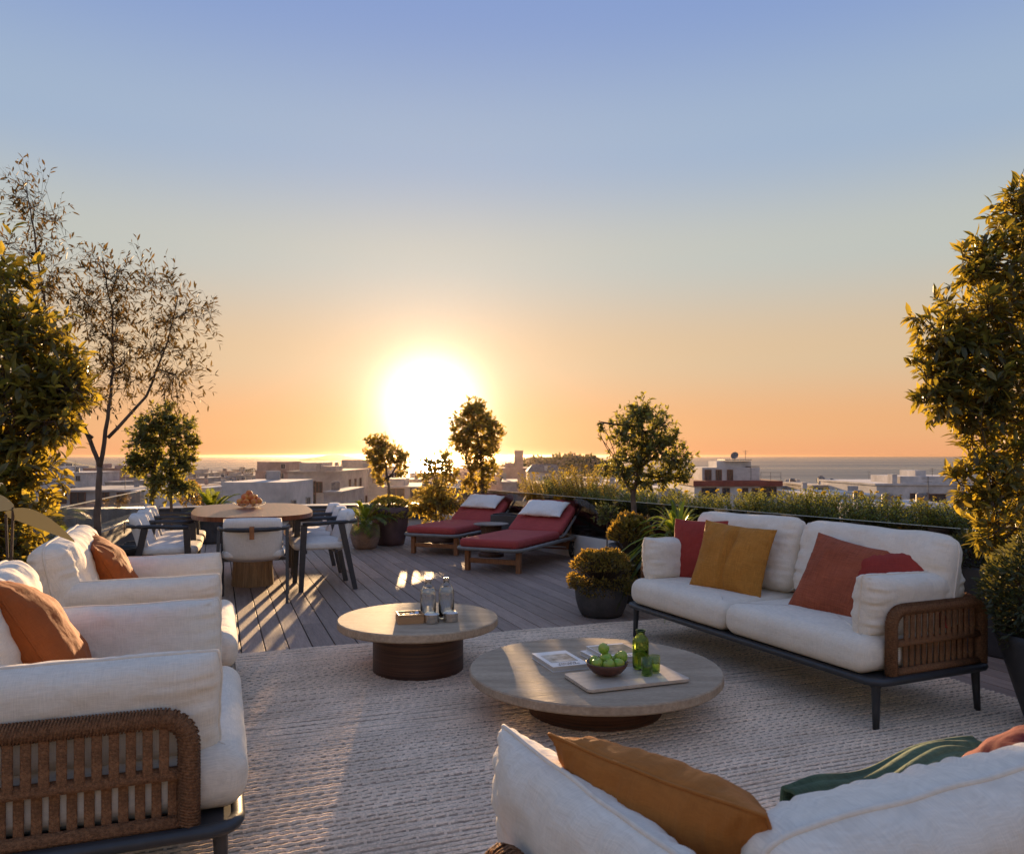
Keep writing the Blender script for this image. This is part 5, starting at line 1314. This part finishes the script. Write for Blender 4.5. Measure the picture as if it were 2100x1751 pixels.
d = 4.6
plant('broad_leaved_bush', 'big bush with broad glossy golden leaves at the left edge, behind the armchairs', 'bush', (-3.05, d, 0),
      [([(-3.05, d, 0), (-3.02, d, 0.5), W(-5, 900, d), W(15, 700, d)], 0.035, 0.012), ([(-3.1, d, 0), (-3.15, d+0.1, 0.6), W(-60, 850, d), W(-60, 600, d)], 0.03, 0.012)],
      [bl(-15, 555, d, 0.27, 57, 1.0, 1.25), bl(35, 665, d, 0.29, 77), bl(-50, 690, d, 0.32, 57), bl(55, 775, d, 0.33, 106), bl(115, 765, d+0.1, 0.22, 49), bl(150, 800, d+0.1, 0.15, 26), bl(30, 880, d, 0.34, 106), bl(110, 870, d, 0.20, 42), bl(-40, 960, d, 0.34, 65), bl(40, 985, d-0.1, 0.26, 68), bl(15, 1085, d-0.1, 0.26, 65), bl(70, 905, d, 0.25, 49), bl(-40, 1130, d-0.2, 0.30, 49), bl(35, 1160, d-0.2, 0.18, 29)],
      (0.080, 0.033, 0.12, 0.25), 'leaf_big', 22, twig_len=0.26, per=9, nleaf=290)
d = 8.9
plant('rounded_tree', 'bushy rounded green tree with two thin stems left of the dining chairs', 'tree', (W(330, 936, d).x, d, 0.0),
      [([W(312, 936, d)*1-Vector((0, 0, 1.3)), W(312, 1040, d), W(318, 960, d), W(330, 880, d)], 0.022, 0.010), ([W(352, 936, d)-Vector((0, 0, 1.3)), W(352, 1040, d), W(348, 960, d), W(352, 900, d)], 0.020, 0.010)],
      [bl(335, 860, d, 0.22, 80), bl(370, 895, d, 0.25, 100), bl(295, 905, d, 0.25, 100), bl(330, 945, d, 0.30, 140), bl(380, 950, d, 0.17, 60), bl(275, 955, d, 0.17, 60), bl(330, 995, d, 0.26, 100), bl(372, 1000, d, 0.16, 50), bl(300, 875, d, 0.16, 40), bl(395, 905, d, 0.10, 20)],
      (0.052, 0.026, 0.1, 0.2), 'leaf_green', 23, twig_len=0.16, per=12)
tp = thing('square_planter', 'low dark planter under the rounded tree', 'planter', (W(330, 936, d).x, d, 0)); obj('planter', box(0, 0, 0.17, 0.62, 0.46, 0.34, 0.008), M['pot_black'], tp); obj('soil', box(0, 0, 0.343, 0.58, 0.42, 0.012), M['soil'], tp)
frond_fan('palm', 'small arching golden palm between the left bush and the thin tree', 'palm', (W(135, 936, 5.9).x, 5.9, 0), 15, 0.52, 'leaf_palm', 24, 0.42, 1.0, 18, 0.018, 0.16, (0.13, 0.17, 0.40, 'pot_black'))
blade_tuft('fern', 'yellow green fern tuft behind the farther armchair', 'fern', (W(222, 936, 5.6).x, 5.6, 0), 34, 0.40, 0.016, 'leaf_palm', 25, 0.33, (0.12, 0.15, 0.32, 'pot_black'), lean=(20, 70), droop=1.3)
frond_fan('palm', 'dark palm tuft behind the left end of the dining table', 'palm', (W(440, 936, 11.8).x, 11.7, 0), 16, 0.62, 'leaf_palm', 26, 0.42, 1.0, 16, 0.026, 0.17, (0.16, 0.20, 0.42, 'pot_dark'))
shrub_ball('dark_bush', 'dark round bush beyond the clear glass at the left', 'bush', (W(105, 936, 9.5).x-0.2, 9.3, -0.2), 0.55, 0.42, 0.40, 3200, (0.05, 0.022, 0.1, 0.2), 'leaf_yew', 27)
shrub_ball('clipped_bush', 'little clipped bush on the far parapet left of the palm tuft', 'bush', (W(393, 936, 12.8).x, 12.75, 0.0), 0.66, 0.17, 0.22, 900, (0.045, 0.02, 0.1, 0.2), 'leaf_box', 28, (0.12, 0.14, 0.46, 'pot_dark'))
# one big pale paddle-shaped leaf beside the armchair
def paddle(label, loc, seed):
    r = thing('paddle_leaf_plant', label, 'plant', loc)
    pot(r, 0.12, 0.15, 0.34, 'pot_black')
    rnd = random.Random(seed)
    for k, (az, el, L_, ww) in enumerate(((-12, 4, 0.34, 0.085), (160, 30, 0.36, 0.08))):
        a = R(az); h = Vector((math.cos(a), math.sin(a), 0)); s = Vector((-h.y, h.x, 0)); e = R(el)
        st = Vector((0, 0, 0.32)); top = Vector((0, 0, 1.05+0.03*k))-h*0.02
        V, Fc = [], []
        for i in range(11):
            t = i/10; c = top+h*L_*t*math.cos(e)+Vector((0, 0, L_*t*math.sin(e)*0.5-0.35*L_*t*t)); w_ = ww*0.5*math.sin(math.pi*(0.06+0.92*t))**0.8
            V += [c-s*w_*0.4+Vector((0, 0, w_)), c, c+s*w_*0.4-Vector((0, 0, w_))]
        for i in range(10): Fc += [(i*3, i*3+1, i*3+4, i*3+3), (i*3+1, i*3+2, i*3+5, i*3+4)]
        lf = obj('leaf', (V, Fc), M['leaf_pale'], r, smooth=True)
        obj('stalk', tube(bez(st, Vector((0, 0, 0.7)), top, 6), 0.006, 5), M['twig'], lf)
paddle('plant with long pale paddle leaves between the left bush and the armchair', (W(35, 1070, 3.4).x, 3.35, 0), 3)

# --- far side
d = 11.6
plant('slender_tree', 'small backlit tree in the aubergine pot left of the sun', 'tree', (W(800, 936, d).x, d, 0.45),
      [([(W(800, 936, d).x, d, 0.45), W(797, 1000, d), W(792, 960, d), W(785, 930, d)], 0.022, 0.010), ([W(796, 985, d), W(815, 955, d), W(822, 930, d)], 0.012, 0.006)],
      [bl(778, 910, d, 0.17, 46), bl(765, 935, d, 0.15, 40), bl(795, 935, d, 0.22, 74), bl(820, 945, d, 0.16, 42), bl(775, 960, d, 0.15, 34), bl(828, 970, d, 0.10, 16), bl(782, 988, d, 0.10, 14), bl(755, 905, d, 0.06, 6)],
      (0.060, 0.030, 0.1, 0.2), 'leaf_small', 31, twig_len=0.15, per=11, group='small trees against the sun')
p = thing('tall_pot', 'tall aubergine pot under the small backlit tree, beside the clay pot', 'pot', (W(800, 936, 11.5).x, 11.5, 0)); pot(p, 0.20, 0.27, 0.56, 'pot_plum', bulge=0.02)
shrub_ball('ground_cover', 'leafy underplanting spilling from the aubergine pot', 'plant', (W(800, 936, 11.5).x, 11.48, 0.50), 0.05, 0.27, 0.13, 1300, (0.06, 0.03, 0.1, 0.2), 'leaf_small', 32, drape=0.10)
frond_fan('palm', 'drooping palm in the round clay pot behind the right-hand dining chairs', 'palm', (W(750, 936, 11.1).x, 11.05, 0), 20, 0.62, 'leaf_palm', 33, 0.32, 1.45, 18, 0.022, 0.17, (0.15, 0.195, 0.33, 'terracotta', 0.02, 0.0, 0.03))
d = 12.1
plant('slender_tree', 'tallest backlit tree right of the sun behind the farther lounger', 'tree', (W(985, 936, d).x, d, 0.0),
      [([(W(992, 936, d).x, d, 0.0), W(990, 1020, d), W(988, 960, d), W(980, 900, d), W(972, 850, d)], 0.036, 0.012), ([W(978, 1030, d), W(975, 1000, d), W(962, 965, d), W(950, 930, d)], 0.014, 0.007)],
      [bl(972, 838, d, 0.217, 71), bl(955, 872, d, 0.262, 96), bl(990, 872, d, 0.274, 103), bl(1015, 890, d, 0.194, 52), bl(940, 900, d, 0.194, 52), bl(965, 915, d, 0.251, 87), bl(1000, 925, d, 0.228, 75), bl(975, 960, d, 0.228, 64), bl(1005, 970, d, 0.171, 41), bl(960, 995, d, 0.148, 27), bl(995, 1000, d, 0.137, 23)],
      (0.062, 0.031, 0.1, 0.2), 'leaf_small', 34, twig_len=0.17, per=11, group='small trees against the sun')
p = thing('square_planter', 'dark square planter behind the head of the farther lounger', 'planter', (W(985, 936, d).x+0.25, d-0.05, 0)); obj('planter', box(0, 0, 0.25, 0.85, 0.40, 0.50, 0.008), M['pot_black'], p); obj('soil', box(0, 0, 0.505, 0.8, 0.36, 0.012), M['soil'], p)
d = 12.3
plant('slender_tree', 'thin leaning sapling over the low round planter below the sun', 'tree', (W(905, 936, d).x, d, 0.15),
      [([(W(905, 936, d).x, d, 0.15), W(905, 1040, d), W(898, 1000, d), W(885, 970, d), W(878, 945, d)], 0.016, 0.007), ([W(900, 1010, d), W(915, 970, d), W(912, 945, d)], 0.010, 0.005)],
      [bl(890, 965, d, 0.20, 44), bl(915, 950, d, 0.22, 56), bl(875, 950, d, 0.14, 24), bl(925, 980, d, 0.18, 40), bl(868, 980, d, 0.12, 16)],
      (0.058, 0.028, 0.1, 0.2), 'leaf_small', 35, twig_len=0.16, per=10, group='small trees against the sun')
plant('leafy_shrub', 'loose round shrub in the low round planter behind the farther lounger', 'shrub', (W(895, 936, 12.0).x, 12.0, 0.15),
      [([(W(895, 936, 12).x, 12.0, 0.15), W(893, 1045, 12), W(890, 1020, 12)], 0.014, 0.008)],
      [bl(895, 1010, 12, 0.27, 100), bl(870, 1030, 12, 0.24, 76), bl(922, 1030, 12, 0.24, 76), bl(895, 1050, 12, 0.30, 90), bl(850, 1045, 12, 0.17, 36)],
      (0.055, 0.026, 0.1, 0.2), 'leaf_small', 36, twig_len=0.15, per=11)
p = thing('low_planter', 'low round clay planter holding the loose shrub', 'planter', (W(895, 936, 12.0).x, 12.0, 0)); pot(p, 0.30, 0.36, 0.20, 'terracotta')

# --- right side
d = 8.0
plant('potted_tree', 'full green tree with a pale trunk between the loungers and the long sofa', 'tree', (W(1302, 936, d).x, d, 0.35),
      [([(W(1304, 936, d).x, d, 0.35), W(1300, 1060, d), W(1298, 1020, d), W(1310, 960, d), W(1318, 900, d), W(1312, 850, d)], 0.033, 0.012), ([W(1298, 1015, d), W(1280, 985, d), W(1265, 950, d)], 0.016, 0.008), ([W(1308, 965, d), W(1350, 930, d), W(1385, 900, d)], 0.016, 0.007)],
      [bl(1308, 845, d, 0.187, 54), bl(1285, 880, d, 0.220, 71), bl(1340, 880, d, 0.264, 93), bl(1310, 910, d, 0.264, 93), bl(1370, 910, d, 0.187, 51), bl(1285, 940, d, 0.198, 54), bl(1345, 945, d, 0.264, 85), bl(1395, 950, d, 0.187, 44), bl(1405, 975, d, 0.143, 25), bl(1270, 975, d, 0.165, 34), bl(1310, 985, d, 0.198, 42), bl(1365, 985, d, 0.154, 28), bl(1235, 892, d, 0.077, 7), bl(1228, 870, d, 0.055, 4), bl(1240, 965, d, 0.088, 10)],
      (0.050, 0.022, 0.1, 0.2), 'leaf_green', 41, twig_len=0.2, per=11)
p = thing('tall_pot', 'dark tall pot of the full green tree, half hidden by shrubs', 'pot', (W(1302, 936, d).x, d, 0)); pot(p, 0.20, 0.27, 0.40, 'pot_dark')
shrub_ball('potted_shrub', 'round clipped shrub with golden rim in a low dark stone bowl', 'shrub', (0.73, 6.42, 0), 0.345, 0.255, 0.185, 6000, (0.026, 0.013, 0.1, 0.2), 'leaf_box', 42, (0.165, 0.215, 0.26, 'pot_dark', 0.02, 0.0, 0.02), drape=0.05)
shrub_ball('potted_shrub', 'taller leafy shrub in a dark pot behind the clipped bowl shrub', 'shrub', (1.06, 7.05, 0), 0.50, 0.20, 0.25, 3800, (0.042, 0.020, 0.1, 0.2), 'leaf_box', 43, (0.15, 0.19, 0.34, 'pot_dark'), drape=0.12)
blade_tuft('palm', 'lush arching palm with long strap leaves behind the long sofa', 'palm', (W(1385, 936, 6.7).x, 6.6, 0), 95, 0.70, 0.042, 'leaf_palm', 44, 0.58, (0.17, 0.21, 0.60, 'pot_dark'), lean=(8, 80), droop=1.35)
plant('creeper', 'small creeper bush hanging before the smoked glass beside the tree', 'creeper', (W(1245, 936, 8.4).x, 8.4, 0.0), [([(W(1245, 936, 8.4).x, 8.4, 0.02), W(1245, 1080, 8.4), W(1243, 1045, 8.4)], 0.009, 0.005)],
      [bl(1243, 1050, 8.4, 0.13, 34), bl(1258, 1060, 8.4, 0.10, 22), bl(1232, 1065, 8.4, 0.09, 16)], (0.040, 0.018, 0.1, 0.2), 'leaf_green', 45, twig_len=0.12, per=9)
p = thing('round_pot', 'small dark pot of the creeper bush', 'pot', (W(1245, 936, 8.4).x, 8.4, 0)); pot(p, 0.10, 0.13, 0.20, 'pot_black')
d = 4.9
plant('broad_leaved_tree', 'large tree with broad golden backlit leaves at the right edge, behind the long sofa', 'tree', (3.42, d, 0.0),
      [([(3.42, d, 0.0), (3.42, d, 0.8), W(2190, 900, d), W(2160, 650, d), W(2160, 450, d)], 0.050, 0.014), ([W(2190, 930, d), W(2090, 840, d), W(2010, 740, d)], 0.022, 0.008), ([(3.42, d, 0.8), W(2120, 1030, d-0.1), W(2030, 1000, d-0.1)], 0.018, 0.006), ([(3.42, d, 0.7), W(2120, 1085, d-0.2), W(2050, 1085, d-0.2)], 0.014, 0.005)],
      [bl(2230, 620, d, 0.36, 70), bl(2250, 800, d, 0.36, 70), bl(2200, 480, d, 0.28, 50), bl(2190, 930, d, 0.28, 50), bl(2120, 400, d, 0.18, 34), bl(2095, 455, d, 0.22, 52), bl(2060, 545, d, 0.26, 73), bl(2150, 560, d, 0.32, 68), bl(1995, 545, d, 0.13, 21), bl(2010, 640, d, 0.28, 90), bl(2090, 660, d, 0.32, 90), bl(1945, 700, d, 0.20, 49), bl(2000, 745, d, 0.30, 102), bl(2085, 770, d, 0.32, 90), bl(1925, 770, d, 0.20, 45), bl(1970, 815, d, 0.25, 73), bl(1915, 820, d, 0.12, 18), bl(2050, 850, d, 0.28, 77), bl(2000, 870, d, 0.17, 32), bl(2100, 900, d, 0.26, 49), bl(1885, 660, d, 0.06, 4), bl(1990, 985, d-0.1, 0.16, 27), bl(2050, 975, d-0.1, 0.22, 49), bl(2100, 1010, d-0.1, 0.22, 41), bl(2000, 1030, d-0.1, 0.13, 18), bl(2050, 1075, d-0.2, 0.18, 32), bl(2080, 1125, d-0.2, 0.14, 21), bl(2020, 1110, d-0.2, 0.09, 9)],
      (0.082, 0.029, 0.12, 0.25), 'leaf_big', 51, twig_len=0.26, per=9, nleaf=290)
p = thing('long_planter', 'long dark planter box behind the right end of the long sofa', 'planter', (3.55, 4.72, 0), R(-60)); obj('planter', box(0, 0, 0.28, 1.9, 0.42, 0.56, 0.010), M['pot_black'], p); obj('soil', box(0, 0, 0.565, 1.86, 0.38, 0.012), M['soil'], p)
for k in range(5):
    q = Vector((3.55, 4.72, 0.56))+Vector((math.cos(R(-60)), math.sin(R(-60)), 0))*(-0.75+0.36*k)
    shrub_ball('low_shrub', 'dark low shrub in the long planter box, %s' % ('at its far end', 'second from its far end', 'in its middle', 'second from its near end', 'at its near end')[k], 'shrub', q, 0.06, 0.24, 0.15, 1100, (0.045, 0.018, 0.1, 0.2), 'leaf_yew', 60+k, group='low shrubs in the long planter box')
shrub_ball('needle_shrub', 'dark needle-leaved round shrub in a tapered black planter beside the sofa', 'shrub', (2.62, 3.72, 0), 0.64, 0.33, 0.30, 11000, (0.034, 0.011, 0.1, 0.2), 'leaf_yew', 52, (0.16, 0.30, 0.46, 'pot_black'))
# planting in the trough along the smoked glass
spots = [(10.9, 0.42, 0.46, 0.40, 30, 0, 'leaf_herb', 'feathery green herb beside the yellow bush near the loungers'),
         (9.9, 0.45, 0.40, 0.50, 46, 0, 'leaf_herb', 'feathery green herb behind the head of the nearer lounger'),
         (9.2, 0.45, 0.36, 0.50, 46, 0, 'leaf_herb', 'feathery green herb left of the full green tree'),
         (8.5, 0.45, 0.34, 0.46, 40, 4, 'leaf_herb', 'feathery herb with a few yellow flowers behind the full green tree'),
         (7.95, 0.45, 0.38, 0.42, 40, 12, 'leaf_herb', 'herb with many yellow flowers just right of the full green tree'),
         (7.55, 0.42, 0.40, 0.40, 40, 9, 'leaf_herb', 'yellow flowering herb above the arching palm'),
         (7.2, 0.45, 0.46, 0.36, 44, 0, 'leaf_herb', 'tall rosemary like herb right of the arching palm'),
         (6.85, 0.45, 0.42, 0.40, 40, 8, 'leaf_herb', 'herb with yellow flowers before the red windows of the dish house'),
         (6.5, 0.45, 0.40, 0.40, 40, 12, 'leaf_herb', 'dense yellow flowering herb behind the left back cushion of the sofa'),
         (6.15, 0.45, 0.38, 0.40, 40, 8, 'leaf_herb', 'loose yellow flowering herb behind the middle of the sofa'),
         (5.85, 0.45, 0.40, 0.40, 46, 0, 'leaf_herb', 'upright bright herb behind the join of the sofa back cushions'),
         (5.5, 0.45, 0.34, 0.40, 44, 2, 'leaf_herb', 'bushy green herb behind the right back cushion'),
         (5.15, 0.45, 0.22, 0.34, 34, 8, 'leaf_herb', 'low herb with yellow flowers right behind the gap in the hedge'),
         (4.85, 0.45, 0.32, 0.40, 50, 0, 'leaf_herb', 'golden tipped herb left of the hanging branches of the right tree'),
         (4.5, 0.45, 0.34, 0.40, 50, 0, 'leaf_herb', 'golden tipped herb under the hanging branches of the right tree'),
         (4.1, 0.45, 0.30, 0.40, 44, 0, 'leaf_herb', 'green herb in the trough behind the trunk of the right tree')]
for k, (y, out, h, w, ns, fl, m, tx) in enumerate(spots):
    p = RW(y, out); herb(tx, p, h*0.96, w*1.1, int(ns*2.5), 70+k, fl, m, group='herbs in the trough behind the smoked glass')
herb('round bush dotted with many small yellow flowers behind the loungers', RW(10.4, 0.45), 0.56, 0.62, 170, 95, 34, 'leaf_small', name='flowering_bush', cat='bush', leafl=0.045)
herb('smaller bush with yellow flowers left of the round yellow bush', RW(11.3, 0.40), 0.46, 0.42, 100, 96, 16, 'leaf_small', name='flowering_bush', cat='bush', leafl=0.045)
# clay pots standing in the trough, seen through the glass
for k, y in enumerate((7.35, 6.55, 5.95, 5.5)):
    q = RW(y, 0.20, 0.553); p = thing('clay_pot', 'small clay pot seen through the smoked glass, %s along the trough' % ('first', 'second', 'third', 'fourth')[k], 'pot', q, 0, 'clay pots behind the smoked glass'); pot(p, 0.07, 0.085, 0.19, 'terracotta')
dk = thing('square_planter', 'dark square planter box tucked behind the head of the nearer lounger', 'planter', (0.02, 11.0, 0), R(-25)); obj('planter', box(0, 0, 0.24, 0.55, 0.35, 0.48, 0.008), M['dark_wall'], dk); obj('soil', box(0, 0, 0.485, 0.5, 0.3, 0.012), M['soil'], dk)
# cream cover beyond the glass, behind the farther lounger
cc = thing('covered_lounge', 'cream covered rounded outdoor couch beyond the glass behind the farther lounger', 'couch', RW(12.6, 1.5, 0.3))
vf = slab_cushion(1.0, 0.6, 0.34, seed=8, crown=0.03); obj('cover', vf, M['linen_pipe'], cc, smooth=True); obj('base', box(0, 0, -0.3, 0.9, 0.5, 0.58), M['dark_wall'], cc)
